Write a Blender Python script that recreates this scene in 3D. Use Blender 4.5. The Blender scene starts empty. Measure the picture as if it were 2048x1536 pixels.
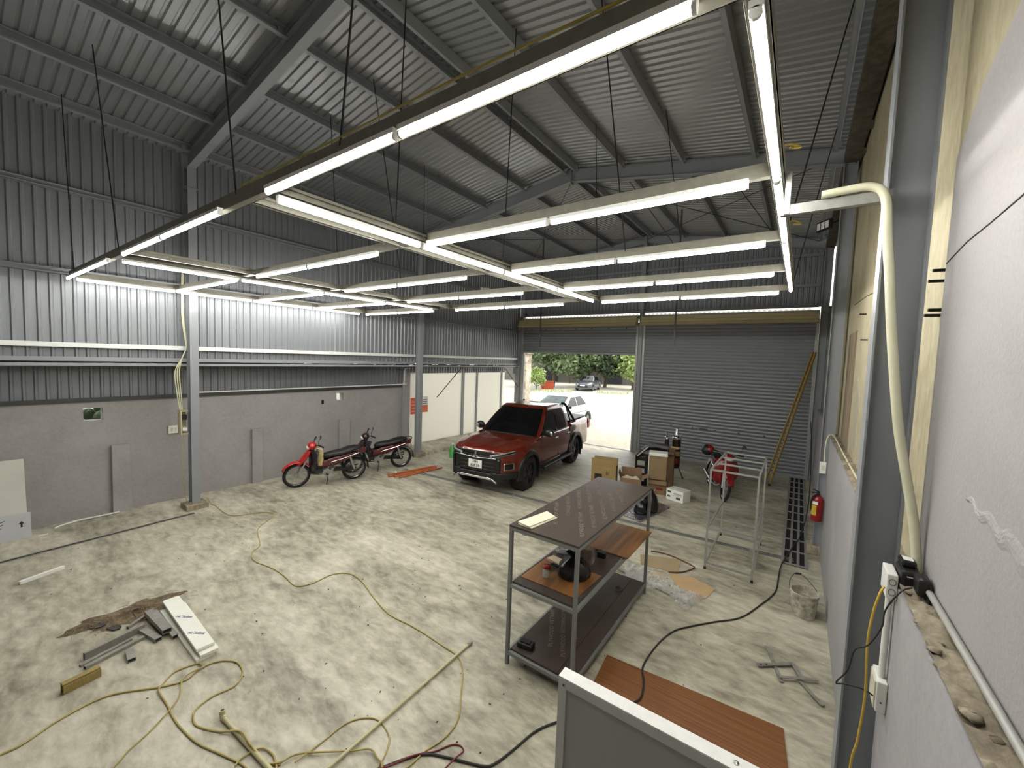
import bpy, bmesh, math, random
from mathutils import Vector, Matrix, Euler

S = bpy.context.scene
COL = S.collection
rnd = random.Random(7)

# ---------------------------------------------------------------- camera
cam_data = bpy.data.cameras.new('camera')
cam_data.sensor_width = 36.0
cam_data.lens = 817.164 / 2048 * 36.0
cam_data.clip_start = 0.05
cam_data.clip_end = 300
cam = bpy.data.objects.new('camera', cam_data)
COL.objects.link(cam)
_R = ((0.81636956, -0.06539361, 0.57381566),
      (0.57646949, 0.03208713, -0.81648842),
      (0.03498103, 0.99734352, 0.06389237))
_m = Matrix(_R).to_4x4()
_m.translation = (0, 0, 3.0)
cam.matrix_world = _m
S.camera = cam

# ---------------------------------------------------------------- world, sun, exposure
world = bpy.data.worlds.new('overcast_sky')
S.world = world
world.use_nodes = True
_n = world.node_tree.nodes
_bg = _n['Background']
_sky = _n.new('ShaderNodeTexSky')
_sky.sky_type = 'NISHITA'
_sky.sun_disc = False
_sky.sun_elevation = math.radians(52)
_sky.sun_rotation = math.radians(20)
_sky.air_density = 1.6
_sky.dust_density = 5.0
_sky.ozone_density = 0.6
_mix = _n.new('ShaderNodeMix')
_mix.data_type = 'RGBA'
_mix.inputs[0].default_value = 0.75
_mix.inputs[7].default_value = (9.0, 9.3, 9.2, 1)
world.node_tree.links.new(_sky.outputs[0], _mix.inputs[6])
world.node_tree.links.new(_mix.outputs[2], _bg.inputs[0])
SKY = 0.34
_bg.inputs[1].default_value = SKY

sun = bpy.data.lights.new('sun', 'SUN')
sun.energy = 2.4
sun.angle = math.radians(6)
sun.color = (1, 0.96, 0.88)
sun_o = bpy.data.objects.new('sun', sun)
COL.objects.link(sun_o)
sun_o.rotation_euler = Euler((math.radians(-25), math.radians(22), 0))

vs = S.view_settings
vs.view_transform = 'Standard'
vs.look = 'None'
vs.gamma = 1.0
vs.use_curve_mapping = False
vs.exposure = 0.0
TUBE = 70.0          # emission strength of the LED tubes

# ---------------------------------------------------------------- materials
MATS = {}
def srgb(r, g, b):
    f = lambda c: (c / 255 / 12.92) if c <= 10 else ((c / 255 + 0.055) / 1.055) ** 2.4
    return (f(r), f(g), f(b), 1.0)

def mat(name, rgb, rough=0.6, metal=0.0, var=0.12, scale=6.0, bump=0.0, bscale=40.0, coat=0.0,
        trans=0.0, ior=1.45, alpha=1.0, stretch=None, emit=None, spec=None, detail=5.0):
    if name in MATS: return MATS[name]
    m = bpy.data.materials.new(name)
    m.use_nodes = True
    nt = m.node_tree
    b = nt.nodes['Principled BSDF']
    c = srgb(*rgb)
    b.inputs['Roughness'].default_value = rough
    b.inputs['Metallic'].default_value = metal
    if coat: b.inputs['Coat Weight'].default_value = coat
    if spec is not None: b.inputs['Specular IOR Level'].default_value = spec
    if trans:
        b.inputs['Transmission Weight'].default_value = trans
        b.inputs['IOR'].default_value = ior
    if alpha < 1: b.inputs['Alpha'].default_value = alpha
    if emit:
        b.inputs['Emission Color'].default_value = srgb(*emit[0])
        b.inputs['Emission Strength'].default_value = emit[1]
    tc = nt.nodes.new('ShaderNodeTexCoord')
    vec = tc.outputs['Object']
    if stretch:
        mp = nt.nodes.new('ShaderNodeMapping')
        mp.inputs['Scale'].default_value = stretch
        nt.links.new(vec, mp.inputs[0]); vec = mp.outputs[0]
    if var > 0:
        nz = nt.nodes.new('ShaderNodeTexNoise')
        nz.inputs['Scale'].default_value = scale
        nz.inputs['Detail'].default_value = detail
        nz.inputs['Roughness'].default_value = 0.6
        nt.links.new(vec, nz.inputs['Vector'])
        rp = nt.nodes.new('ShaderNodeValToRGB')
        rp.color_ramp.elements[0].position = 0.3
        rp.color_ramp.elements[1].position = 0.7
        lo = tuple(x * (1 - var) for x in c[:3]) + (1,)
        hi = tuple(min(1, x * (1 + var)) for x in c[:3]) + (1,)
        rp.color_ramp.elements[0].color = lo
        rp.color_ramp.elements[1].color = hi
        nt.links.new(nz.outputs[0], rp.inputs[0])
        nt.links.new(rp.outputs[0], b.inputs['Base Color'])
    else:
        b.inputs['Base Color'].default_value = c
    if bump > 0:
        n2 = nt.nodes.new('ShaderNodeTexNoise')
        n2.inputs['Scale'].default_value = bscale
        n2.inputs['Detail'].default_value = 4
        nt.links.new(vec, n2.inputs['Vector'])
        bp = nt.nodes.new('ShaderNodeBump')
        bp.inputs['Strength'].default_value = bump
        bp.inputs['Distance'].default_value = 0.01
        nt.links.new(n2.outputs[0], bp.inputs['Height'])
        nt.links.new(bp.outputs[0], b.inputs['Normal'])
    MATS[name] = m
    return m

def glass(name, rgb, alpha=0.25, rough=0.05):
    """thin clear sheet: mostly see-through, a little reflection"""
    if name in MATS: return MATS[name]
    m = bpy.data.materials.new(name); m.use_nodes = True
    nt = m.node_tree; b = nt.nodes['Principled BSDF']
    b.inputs['Base Color'].default_value = srgb(*rgb)
    b.inputs['Roughness'].default_value = rough
    b.inputs['Alpha'].default_value = alpha
    MATS[name] = m
    return m

def wood(name, dark, light, scale=(3, 60, 3), rough=0.35):
    if name in MATS: return MATS[name]
    m = bpy.data.materials.new(name); m.use_nodes = True
    nt = m.node_tree; b = nt.nodes['Principled BSDF']
    tc = nt.nodes.new('ShaderNodeTexCoord')
    mp = nt.nodes.new('ShaderNodeMapping'); mp.inputs['Scale'].default_value = scale
    nz = nt.nodes.new('ShaderNodeTexNoise'); nz.inputs['Scale'].default_value = 1.0
    nz.inputs['Detail'].default_value = 6; nz.inputs['Distortion'].default_value = 0.4
    rp = nt.nodes.new('ShaderNodeValToRGB')
    rp.color_ramp.elements[0].color = srgb(*dark); rp.color_ramp.elements[0].position = .35
    rp.color_ramp.elements[1].color = srgb(*light); rp.color_ramp.elements[1].position = .65
    nt.links.new(tc.outputs['Object'], mp.inputs[0]); nt.links.new(mp.outputs[0], nz.inputs['Vector'])
    nt.links.new(nz.outputs[0], rp.inputs[0]); nt.links.new(rp.outputs[0], b.inputs['Base Color'])
    b.inputs['Roughness'].default_value = rough
    MATS[name] = m
    return m

def concrete(name, dark, mid, light, big=0.9, fine=9.0, rough=0.5, bump=0.15, stain=True, stretch=(1, 1, 1), rot=0.0):
    if name in MATS: return MATS[name]
    m = bpy.data.materials.new(name); m.use_nodes = True
    nt = m.node_tree; L = nt.links; b = nt.nodes['Principled BSDF']
    tc = nt.nodes.new('ShaderNodeTexCoord')
    mp = nt.nodes.new('ShaderNodeMapping'); mp.inputs['Scale'].default_value = stretch
    mp.inputs['Rotation'].default_value = (0, 0, rot)
    L.new(tc.outputs['Object'], mp.inputs[0])
    def noise(s, d, ds=0.0):
        n = nt.nodes.new('ShaderNodeTexNoise'); n.inputs['Scale'].default_value = s
        n.inputs['Detail'].default_value = d; n.inputs['Roughness'].default_value = .65
        n.inputs['Distortion'].default_value = ds
        L.new(mp.outputs[0], n.inputs['Vector']); return n
    n1 = noise(big, 8, .6); n2 = noise(fine, 8, .3)
    mx = nt.nodes.new('ShaderNodeMath'); mx.operation = 'MULTIPLY_ADD'
    mx.inputs[1].default_value = .45
    L.new(n2.outputs[0], mx.inputs[0])
    mu = nt.nodes.new('ShaderNodeMath'); mu.operation = 'MULTIPLY'; mu.inputs[1].default_value = .6
    L.new(n1.outputs[0], mu.inputs[0]); L.new(mu.outputs[0], mx.inputs[2])
    rp = nt.nodes.new('ShaderNodeValToRGB')
    e = rp.color_ramp.elements
    e[0].position = .38; e[0].color = srgb(*dark)
    e[1].position = .66; e[1].color = srgb(*light)
    q = e.new(.52); q.color = srgb(*mid)
    L.new(mx.outputs[0], rp.inputs[0])
    col = rp.outputs[0]
    if stain:
        n3 = noise(3.3, 10, 1.2)
        r3 = nt.nodes.new('ShaderNodeValToRGB')
        r3.color_ramp.elements[0].position = .66; r3.color_ramp.elements[0].color = (1, 1, 1, 1)
        r3.color_ramp.elements[1].position = .76; r3.color_ramp.elements[1].color = (.45, .42, .38, 1)
        L.new(n3.outputs[0], r3.inputs[0])
        mm = nt.nodes.new('ShaderNodeMix'); mm.data_type = 'RGBA'; mm.blend_type = 'MULTIPLY'
        mm.inputs[0].default_value = .8
        L.new(col, mm.inputs[6]); L.new(r3.outputs[0], mm.inputs[7]); col = mm.outputs[2]
    L.new(col, b.inputs['Base Color'])
    rr = nt.nodes.new('ShaderNodeMapRange')
    rr.inputs[3].default_value = rough - .1; rr.inputs[4].default_value = rough + .15
    L.new(n1.outputs[0], rr.inputs[0]); L.new(rr.outputs[0], b.inputs['Roughness'])
    if bump:
        bp = nt.nodes.new('ShaderNodeBump'); bp.inputs['Strength'].default_value = bump
        bp.inputs['Distance'].default_value = .01
        L.new(n2.outputs[0], bp.inputs['Height']); L.new(bp.outputs[0], b.inputs['Normal'])
    MATS[name] = m
    return m

# ---------------------------------------------------------------- mesh helpers
class MB:
    def __init__(s): s.v = []; s.f = []
    def add(s, vs, fs):
        o = len(s.v); s.v += [tuple(x) for x in vs]; s.f += [tuple(i + o for i in f) for f in fs]; return s
    def box(s, c, d, rot=None):
        x, y, z = (k / 2 for k in d)
        vs = [Vector((a, b, e)) for e in (-z, z) for b in (-y, y) for a in (-x, x)]
        if rot is not None:
            M = rot if isinstance(rot, Matrix) else Euler(rot).to_matrix()
            vs = [M @ q for q in vs]
        c = Vector(c)
        return s.add([q + c for q in vs], [(0, 2, 3, 1), (4, 5, 7, 6), (0, 1, 5, 4), (2, 6, 7, 3), (0, 4, 6, 2), (1, 3, 7, 5)])
    def lo(s, a, b):   # box by two corners
        return s.box([(p + q) / 2 for p, q in zip(a, b)], [abs(q - p) for p, q in zip(a, b)])
    def bar(s, p, q, w, h, up=(0, 0, 1)):
        p = Vector(p); q = Vector(q); d = q - p; L = d.length; d.normalize()
        u = Vector(up)
        if abs(d.dot(u)) > .98: u = Vector((1, 0, 0))
        sd = d.cross(u).normalized(); u = sd.cross(d).normalized()
        M = Matrix((sd, d, u)).transposed()
        return s.box((p + q) / 2, (w, L, h), M)
    def cyl(s, p, q, r, n=12, r2=None, cap=True):
        p = Vector(p); q = Vector(q); d = (q - p).normalized()
        u = Vector((0, 0, 1)) if abs(d.z) < .9 else Vector((1, 0, 0))
        a = d.cross(u).normalized(); b = d.cross(a).normalized()
        r2 = r if r2 is None else r2
        vs = []
        for c, rr in ((p, r), (q, r2)):
            for i in range(n):
                t = 2 * math.pi * i / n
                vs.append(c + a * math.cos(t) * rr + b * math.sin(t) * rr)
        fs = [(i, (i + 1) % n, n + (i + 1) % n, n + i) for i in range(n)]
        if cap: fs += [tuple(range(n))[::-1], tuple(range(n, 2 * n))]
        return s.add(vs, fs)
    def tube(s, pts, r, n=8, closed=False, cap=True):
        pts = [Vector(p) for p in pts]; N = len(pts); vs = []; fs = []
        pa = None
        for i, p in enumerate(pts):
            a = pts[i - 1] if (i > 0 or closed) else p
            b = pts[(i + 1) % N] if (i < N - 1 or closed) else p
            d = (b - a)
            d = d.normalized() if d.length > 1e-9 else Vector((0, 0, 1))
            if pa is None:
                u = Vector((0, 0, 1)) if abs(d.z) < .9 else Vector((1, 0, 0))
                pa = d.cross(u).normalized()
            pa = (pa - d * pa.dot(d)).normalized()
            pb = d.cross(pa)
            rr = r[i] if isinstance(r, (list, tuple)) else r
            for k in range(n):
                t = 2 * math.pi * k / n
                vs.append(p + pa * math.cos(t) * rr + pb * math.sin(t) * rr)
        M = N if closed else N - 1
        for i in range(M):
            j = (i + 1) % N
            for k in range(n):
                fs.append((i * n + k, i * n + (k + 1) % n, j * n + (k + 1) % n, j * n + k))
        if cap and not closed:
            fs += [tuple(range(n))[::-1], tuple(range((N - 1) * n, N * n))]
        return s.add(vs, fs)
    def lathe(s, prof, n=20, base=(0, 0, 0), axis='z', cap=True):
        vs = []; B = Vector(base)
        for r, z in prof:
            for i in range(n):
                t = 2 * math.pi * i / n
                a, b = r * math.cos(t), r * math.sin(t)
                p = {'z': (a, b, z), 'x': (z, a, b), 'y': (b, z, a)}[axis]
                vs.append(Vector(p) + B)
        fs = []
        for j in range(len(prof) - 1):
            for i in range(n):
                fs.append((j * n + i, j * n + (i + 1) % n, (j + 1) * n + (i + 1) % n, (j + 1) * n + i))
        if cap:
            fs += [tuple(range(n))[::-1], tuple(range((len(prof) - 1) * n, len(prof) * n))]
        return s.add(vs, fs)
    def prism(s, poly, a, b, axis='y'):
        """extrude a 2-D polygon from a to b along an axis; poly holds the two other coordinates in xyz order"""
        def P(u, w, t): return {'x': (t, u, w), 'y': (u, t, w), 'z': (u, w, t)}[axis]
        n = len(poly)
        vs = [P(u, w, a) for u, w in poly] + [P(u, w, b) for u, w in poly]
        fs = [(i, (i + 1) % n, n + (i + 1) % n, n + i) for i in range(n)]
        fs += [tuple(range(n))[::-1], tuple(range(n, 2 * n))]
        return s.add(vs, fs)
    def ell(s, c, r, nu=14, nv=9, rot=None):
        vs = []; c = Vector(c)
        M = Euler(rot).to_matrix() if rot else Matrix.Identity(3)
        for j in range(nv + 1):
            ph = math.pi * j / nv
            for i in range(nu):
                t = 2 * math.pi * i / nu
                vs.append(c + M @ Vector((r[0] * math.sin(ph) * math.cos(t), r[1] * math.sin(ph) * math.sin(t), r[2] * math.cos(ph))))
        fs = [(j * nu + i, j * nu + (i + 1) % nu, (j + 1) * nu + (i + 1) % nu, (j + 1) * nu + i) for j in range(nv) for i in range(nu)]
        return s.add(vs, fs)
    def grid(s, fn, nu, nv, closed_v=False):
        vs = [fn(i / nu, j / nv) for i in range(nu + 1) for j in range(nv + 1)]
        w = nv + 1
        return s.add(vs, [(i * w + j, (i + 1) * w + j, (i + 1) * w + j + 1, i * w + j + 1) for i in range(nu) for j in range(nv)])
    def sheet(s, outline, t):
        """closed loop of 3-D points -> thin plate of thickness t (along the loop's normal)"""
        P = [Vector(p) for p in outline]
        nrm = Vector((0, 0, 0))
        for i in range(len(P)): nrm += P[i].cross(P[(i + 1) % len(P)])
        nrm.normalize(); n = len(P)
        vs = [p for p in P] + [p + nrm * t for p in P]
        fs = [(i, (i + 1) % n, n + (i + 1) % n, n + i) for i in range(n)] + [tuple(range(n))[::-1], tuple(range(n, 2 * n))]
        return s.add(vs, fs)
    def xf(s, M):
        s.v = [tuple(M @ Vector(p)) for p in s.v]; return s
    def mesh(s, name):
        me = bpy.data.meshes.new(name)
        me.from_pydata(s.v, [], s.f)
        bm = bmesh.new(); bm.from_mesh(me)
        bmesh.ops.remove_doubles(bm, verts=bm.verts, dist=1e-6)
        bmesh.ops.dissolve_degenerate(bm, edges=bm.edges, dist=1e-7)
        bmesh.ops.recalc_face_normals(bm, faces=bm.faces)
        bm.to_mesh(me); bm.free()
        return me
    def build(s, name, m, parent=None, smooth=False, angle=40, bevel=0.0, seg=2):
        me = s.mesh(name)
        me.materials.append(m)
        o = bpy.data.objects.new(name, me); COL.objects.link(o)
        if parent is not None: o.parent = parent
        if smooth:
            me.polygons.foreach_set('use_smooth', [True] * len(me.polygons))
            try: me.set_sharp_from_angle(angle=math.radians(angle))
            except Exception: pass
        if bevel:
            md = o.modifiers.new('bevel', 'BEVEL'); md.width = bevel; md.segments = seg
            md.limit_method = 'ANGLE'; md.angle_limit = math.radians(35)
        return o

def tag(o, label=None, cat=None, group=None, kind=None):
    if label: o['label'] = label
    if cat: o['category'] = cat
    if group: o['group'] = group
    if kind: o['kind'] = kind
    return o

def thing(name, label, cat, loc=(0, 0, 0), rz=0.0, group=None, kind=None):
    o = bpy.data.objects.new(name, None); COL.objects.link(o)
    o.empty_display_size = .1
    o.location = loc; o.rotation_euler = (0, 0, rz)
    return tag(o, label, cat, group, kind)

def dup(root, loc=None, rz=None, label=None):
    r = root.copy(); COL.objects.link(r)
    if loc is not None: r.location = loc
    if rz is not None: r.rotation_euler = (0, 0, rz)
    if label: r['label'] = label
    for ch in list(root.children):
        c = ch.copy(); COL.objects.link(c); c.parent = r
        for g in list(ch.children):
            d = g.copy(); COL.objects.link(d); d.parent = c
    return r

def inst(o, parent, loc=(0, 0, 0), rot=(0, 0, 0)):
    """another piece sharing the mesh of piece o"""
    c = o.copy(); COL.objects.link(c); c.parent = parent
    c.location = loc; c.rotation_euler = rot
    return c

def smooth_path(pts, k=6):
    P = [Vector(p) for p in pts]; out = []
    for i in range(len(P) - 1):
        p0 = P[max(i - 1, 0)]; p1 = P[i]; p2 = P[i + 1]; p3 = P[min(i + 2, len(P) - 1)]
        for j in range(k):
            t = j / k
            out.append(.5 * ((2 * p1) + (p2 - p0) * t + (2 * p0 - 5 * p1 + 4 * p2 - p3) * t * t + (3 * p1 - p0 - 3 * p2 + p3) * t ** 3))
    out.append(P[-1]); return out

def text_mesh(name, body, size, m, parent, M, extrude=0.0005, spacing=1.0, align='CENTER', bold=0.0, line=1.0):
    cu = bpy.data.curves.new(name, 'FONT')
    cu.body = body; cu.size = size; cu.extrude = extrude; cu.space_character = spacing
    cu.align_x = align; cu.align_y = 'CENTER'; cu.offset = bold; cu.space_line = line
    cu.resolution_u = 2
    tmp = bpy.data.objects.new(name, cu)
    me = bpy.data.meshes.new_from_object(tmp)
    bpy.data.objects.remove(tmp); bpy.data.curves.remove(cu)
    me.name = name; me.materials.clear(); me.materials.append(m)
    o = bpy.data.objects.new(name, me); COL.objects.link(o)
    if parent is not None: o.parent = parent
    o.matrix_local = M
    return o

def basis(o, x, y):
    x = Vector(x).normalized(); y = Vector(y).normalized(); z = x.cross(y).normalized(); y = z.cross(x)
    M = Matrix((x, y, z)).transposed().to_4x4(); M.translation = Vector(o); return M

# shared materials
STEEL = mat('grey_steel_paint', (134, 137, 140), .42, 0, .05, 3)
STEEL_D = mat('dark_steel', (66, 67, 68), .45, .3, .1, 8)
GALV = mat('galvanised_steel', (152, 152, 147), .4, .35, .12, 25)
CLAD = mat('corrugated_sheet_paint', (124, 127, 131), .42, .2, .05, 1.3, stretch=(1, 1, .3))
ROOFM = mat('roof_sheet_paint', (152, 154, 155), .28, .5, .08, 1.2)
WALLP = concrete('wall_paint_grey', (142, 139, 136), (152, 149, 147), (160, 157, 155), 1.4, 22, .7, .12, False)
WALLR = concrete('wall_paint_pale_grey', (150, 148, 149), (160, 158, 159), (168, 166, 167), 1.4, 30, .65, .2, False)
BLACK = mat('black_plastic', (16, 16, 17), .45, 0, .1, 10)
RUBBER = mat('black_rubber', (20, 20, 20), .8, 0, .2, 20)
WHITE = mat('white_plastic', (228, 228, 222), .4, 0, .03, 5)
CHAN = mat('channel_galvanised', (124, 121, 108), .42, .3, .12, 20)
CHROME = mat('chrome', (205, 205, 205), .15, 1.0, .03, 5)
GOLDBOX = mat('cream_shutter_box', (190, 176, 130), .4, .1, .08, 4, stretch=(.3, 1, 6))
# ================================================================ SETTING
FLOORM = concrete('concrete_floor', (106, 101, 87), (164, 159, 140), (202, 197, 179), 0.55, 4.2, .5, .12, True, (1.0, 2.2, 1.0), math.radians(24))
GROUNDM = concrete('street_concrete', (150, 143, 128), (172, 165, 150), (190, 184, 170), .35, 5, .8, .1, False)

def corr(axis_len, pitch, depth, n=8):
    """trapezoid-like corrugation: list of (s, d)"""
    prof = [(0, 0), (.30, 0), (.42, 1), (.62, 1), (.74, 0)]
    out = []
    k = int(axis_len / pitch)
    for i in range(k):
        for a, d in prof: out.append(((i + a) * pitch, d * depth))
    out.append((axis_len, 0)); return out

def I_beam(mb, p, q, h, w, up, tf=.009, tw=.008):
    """I-section between p and q, depth h along up, flanges w wide"""
    p = Vector(p); q = Vector(q); d = (q - p).normalized(); u = Vector(up); u = (u - d * u.dot(d)).normalized()
    mb.bar(p, q, tw, h - 2 * tf, u)
    for sg in (-1, 1):
        o = u * sg * (h / 2 - tf / 2)
        mb.bar(p + o, q + o, w, tf, u)

def C_beam(mb, p, q, h, w, up, open_dir, t=.004):
    p = Vector(p); q = Vector(q); d = (q - p).normalized(); u = Vector(up); u = (u - d * u.dot(d)).normalized()
    s = Vector(open_dir); s = (s - d * s.dot(d) - u * s.dot(u)).normalized()
    mb.bar(p, q, t, h, u)
    for sg in (-1, 1):
        o = u * sg * (h / 2 - t / 2) + s * (w / 2)
        mb.bar(p + o, q + o, w, t, u)
        o2 = u * sg * (h / 2 - .012) + s * (w - t / 2)
        mb.bar(p + o2, q + o2, t, .024, u)

# ---- floor
o = MB().lo((-10.1, -3, -.15), (.6, 13.7, 0)).build('floor', FLOORM)
tag(o, 'worn grey concrete workshop floor with pale trowel marks', 'floor', kind='structure')
o = MB().lo((-70, 13.7, -.2), (60, 95, -.015)).build('ground_street', GROUNDM)
tag(o, 'sunlit pale concrete yard and street outside the open shutter', 'street', kind='structure')
o = MB().lo((-70, -12, -.2), (-10.1, 13.7, -.015)).build('ground_side', GROUNDM)
tag(o, 'bare ground beside the building behind the left wall', 'ground', kind='structure')

# ---- left wall: painted masonry below, corrugated sheet above
wl = thing('wall_left', 'left wall with grey painted masonry below and ribbed metal sheet above', 'wall', (0, 0, 0), kind='structure')
m = MB()
def wall_x(m, x0, x1, y0, y1, z0, z1, holes):
    ys = [y0]
    for (a, b, c, d) in sorted(holes):
        m.lo((x0, ys[-1], z0), (x1, a, z1))
        m.lo((x0, a, z0), (x1, b, c)); m.lo((x0, a, d), (x1, b, z1)); ys.append(b)
    m.lo((x0, ys[-1], z0), (x1, y1, z1))
wall_x(m, -10.06, -9.88, -3, 8.3, 0, 2.02, [(1.45, 1.69, 1.67, 1.89), (6.08, 6.28, 1.72, 1.91)])
m.build('masonry', WALLP, wl)
for (y0, y1, h) in ((1.77, 2.02, 1.21), (4.03, 4.25, 1.22), (6.12, 6.42, 1.21), (-.9, -.65, 1.21)):
    MB().lo((-9.885, y0, 0), (-9.79, y1, h)).build('pilaster', WALLP, wl, bevel=.008)
MB().lo((-9.885, 2.02, 0), (-9.87, 2.75, 1.2)).build('plaster_patch', WALLP, wl)
m = MB().lo((-9.885, 5.67, 1.66), (-9.87, 5.73, 1.76))
m.build('vent_hole', BLACK, wl)
m = MB().lo((-9.9, -3, 2.0), (-9.84, 8.3, 2.03)).lo((-9.86, -3, 2.03), (-9.83, 8.3, 2.07))
m.build('flashing', STEEL_D, wl)
def wall_sheet(name, x, y0, y1, z0, z1, d, pitch=.125, dep=.022, M_=None):
    m = MB(); prof = corr(y1 - y0, pitch, dep)
    vs = [(x + d * dd, y0 + s, z0) for s, dd in prof] + [(x + d * dd, y0 + s, z1) for s, dd in prof]
    n = len(prof)
    m.add(vs, [(i, i + 1, n + i + 1, n + i) for i in range(n - 1)])
    return m.build(name, M_ or CLAD, wl)
wall_sheet('upper_sheet', -9.30, -3, 13.62, 2.74, 6.52, 1)
wall_sheet('lower_sheet', -9.90, -3, 8.3, 2.03, 2.63, 1)
wall_sheet('side_sheet', -9.90, 8.3, 13.62, 2.40, 2.63, 1)
MB().lo((-9.95, -3, 2.63), (-9.22, 13.62, 2.64)).build('soffit', STEEL_D, wl)
for z, hh in ((5.30, .09), (4.07, .09)):
    for (a, b) in ((-3, 2.69), (2.81, 8.14), (8.26, 13.55)):
        m = MB(); C_beam(m, (-9.26, a, z), (-9.26, b, z), hh, .07, (0, 0, 1), (1, 0, 0)); m.build('girt', STEEL, wl)
GIRTW = mat('pale_girt_paint', (214, 216, 212), .4, .1, .05, 3)
for (a, b) in ((-3, 2.69), (2.81, 8.14), (8.26, 13.4)):
    MB().lo((-9.27, a, 2.925), (-9.19, b, 3.0)).build('pale_girt', GIRTW, wl, bevel=.004)
    MB().lo((-9.27, a, 2.712), (-9.2, b, 2.78)).build('girt', STEEL, wl)
    MB().lo((-9.27, a, 2.64), (-9.18, b, 2.685)).build('girt', STEEL, wl)
# loose cables stuffed in the slit between the two sheets
r2 = random.Random(3)
for k in range(5):
    pts = [(-9.24 + .02 * r2.random(), -3 + i * .19, 2.687 + .024 * r2.random()) for i in range(88)]
    MB().tube(pts, .009, 5).build('cable', RUBBER, wl)
# pale sheeted opening beyond the second column
PANEL = mat('pale_wall_panel', (226, 223, 214), .35, 0, .03, .9)
_nt = PANEL.node_tree
_tr = _nt.nodes.new('ShaderNodeBsdfTranslucent'); _tr.inputs[0].default_value = (.86, .84, .78, 1)
_ms = _nt.nodes.new('ShaderNodeMixShader'); _ms.inputs[0].default_value = .62
_out = _nt.nodes['Material Output']
_nt.links.new(_nt.nodes['Principled BSDF'].outputs[0], _ms.inputs[1]); _nt.links.new(_tr.outputs[0], _ms.inputs[2]); _nt.links.new(_ms.outputs[0], _out.inputs[0])
MB().lo((-10.06, 8.3, 0), (-9.84, 8.52, 2.44)).build('return_wall', WALLP, wl)
MB().lo((-10.06, 8.52, 0), (-9.86, 8.83, 2.44)).build('white_jamb', PANEL, wl)
for (a, b) in ((8.83, 11.0), (11.12, 11.80), (11.88, 13.35), (13.43, 13.62)):
    MB().lo((-10.0, a, .14), (-9.96, b, 2.42)).build('panel', PANEL, wl)
for (a, b) in ((11.0, 11.12), (11.80, 11.88), (13.35, 13.43)):
    MB().lo((-9.99, a, .14), (-9.92, b, 2.42)).build('mullion', STEEL, wl)
m = MB().prism([(-10.06, -.02), (-9.0, -.02), (-9.0, .10), (-10.06, .14)], 8.42, 13.62)
m.build('raised_kerb', FLOORM, wl, bevel=.01)
for a, b in (((-9.15, 9.0, 1.70), (-9.35, 10.3, 2.60)), ((-9.2, 13.5, 1.85), (-9.2, 12.6, 2.60))):
    MB().cyl(a, b, .014, 8).build('brace_rod', STEEL_D, wl)
m = MB().tube(smooth_path([(-9.80, 2.9, 2.09), (-9.80, 5.5, 2.09), (-9.79, 8.1, 2.09), (-9.78, 8.22, 2.12), (-9.78, 8.24, 2.4), (-9.76, 8.25, 2.56), (-9.6, 8.3, 2.58)], 4), .016, 8)
m.build('conduit', WHITE, wl, True)
m = MB().cyl((-9.82, 8.24, 0), (-9.82, 8.24, 2.58), .035, 10); m.build('downpipe', STEEL, wl, True)

# ---- right wall: low wall with a broken top, old plaster wall above
wr = thing('wall_right', 'right wall with pale grey low wall, rough ledge and old plaster above', 'wall', (0, 0, 0), kind='structure')
MB().lo((.42, -3, 0), (.53, 2.66, 2.03)).build('low_wall', WALLR, wr)
MB().lo((.45, 2.84, 0), (.56, 8.08, 1.93)).build('low_wall', WALLR, wr)
MB().lo((.45, 8.32, 0), (.56, 13.6, 1.93)).build('low_wall', WALLR, wr)
MORT = concrete('rough_mortar', (96, 88, 74), (136, 125, 106), (166, 156, 136), 5, 26, .9, .6, False)
r3 = random.Random(11)
def ledge(y0, y1, z, n, x0=.452):
    m = MB()
    h = {}
    def fn(u, v):
        y = y0 + (y1 - y0) * u; x = x0 + .108 * v
        e = math.sin(y * 41 + x * 30) * .010 + math.sin(y * 17.3 + 2) * .012 + math.sin(y * 73 + x * 97) * .006 + r3.uniform(-.006, .006)
        if v in (0.0,): e *= .3
        return (x, y, z + .024 + e)
    m.grid(fn, n, 8); return m
ledge(-1, 2.66, 2.03, 130, .422).build('broken_ledge', MORT, wr, True, 80)
ledge(2.84, 8.08, 1.93, 90).build('broken_ledge', MORT, wr, True, 80)
for i in range(17):
    y = .9 + i * .095 + r3.uniform(-.02, .02); s = r3.uniform(.012, .03)
    x = .44 + r3.random() * .04
    m = MB().ell((0, 0, 0), (s * .9, s * 1.3, s * .38), 8, 5)
    m.v = [(a * r3.uniform(.75, 1.2), b * r3.uniform(.75, 1.2), c * r3.uniform(.7, 1.2)) for a, b, c in m.v]
    m.xf(Matrix.Translation((x, y, 2.045)) @ Matrix.Rotation(r3.random() * 3, 4, 'Z'))
    m.build('mortar_lump', MORT, wr, True, 80)
BEIGE = concrete('old_beige_plaster', (136, 126, 100), (164, 155, 127), (182, 173, 148), .8, 16, .8, .15, True, (1, 1, .35))
UPG = concrete('upper_wall_paint', (148, 145, 144), (157, 154, 153), (165, 162, 161), 1.0, 60, .6, .3, False)
MB().lo((.56, 2.72, 1.9), (.75, 13.7, 6.25)).build('upper_plaster', BEIGE, wr)
m = MB().prism([(-3, 1.9), (2.70, 1.9), (2.70, 3.96), (2.41, 4.15), (2.04, 4.25), (-3, 4.35)], .515, .75, 'x'); m.build('upper_painted_wall', UPG, wr)
m = MB().prism([(-3, 4.35), (2.04, 4.25), (2.41, 4.15), (2.70, 3.96), (2.70, 6.2), (-3, 6.2)], .52, .75, 'x'); m.build('upper_plaster', BEIGE, wr)
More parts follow.
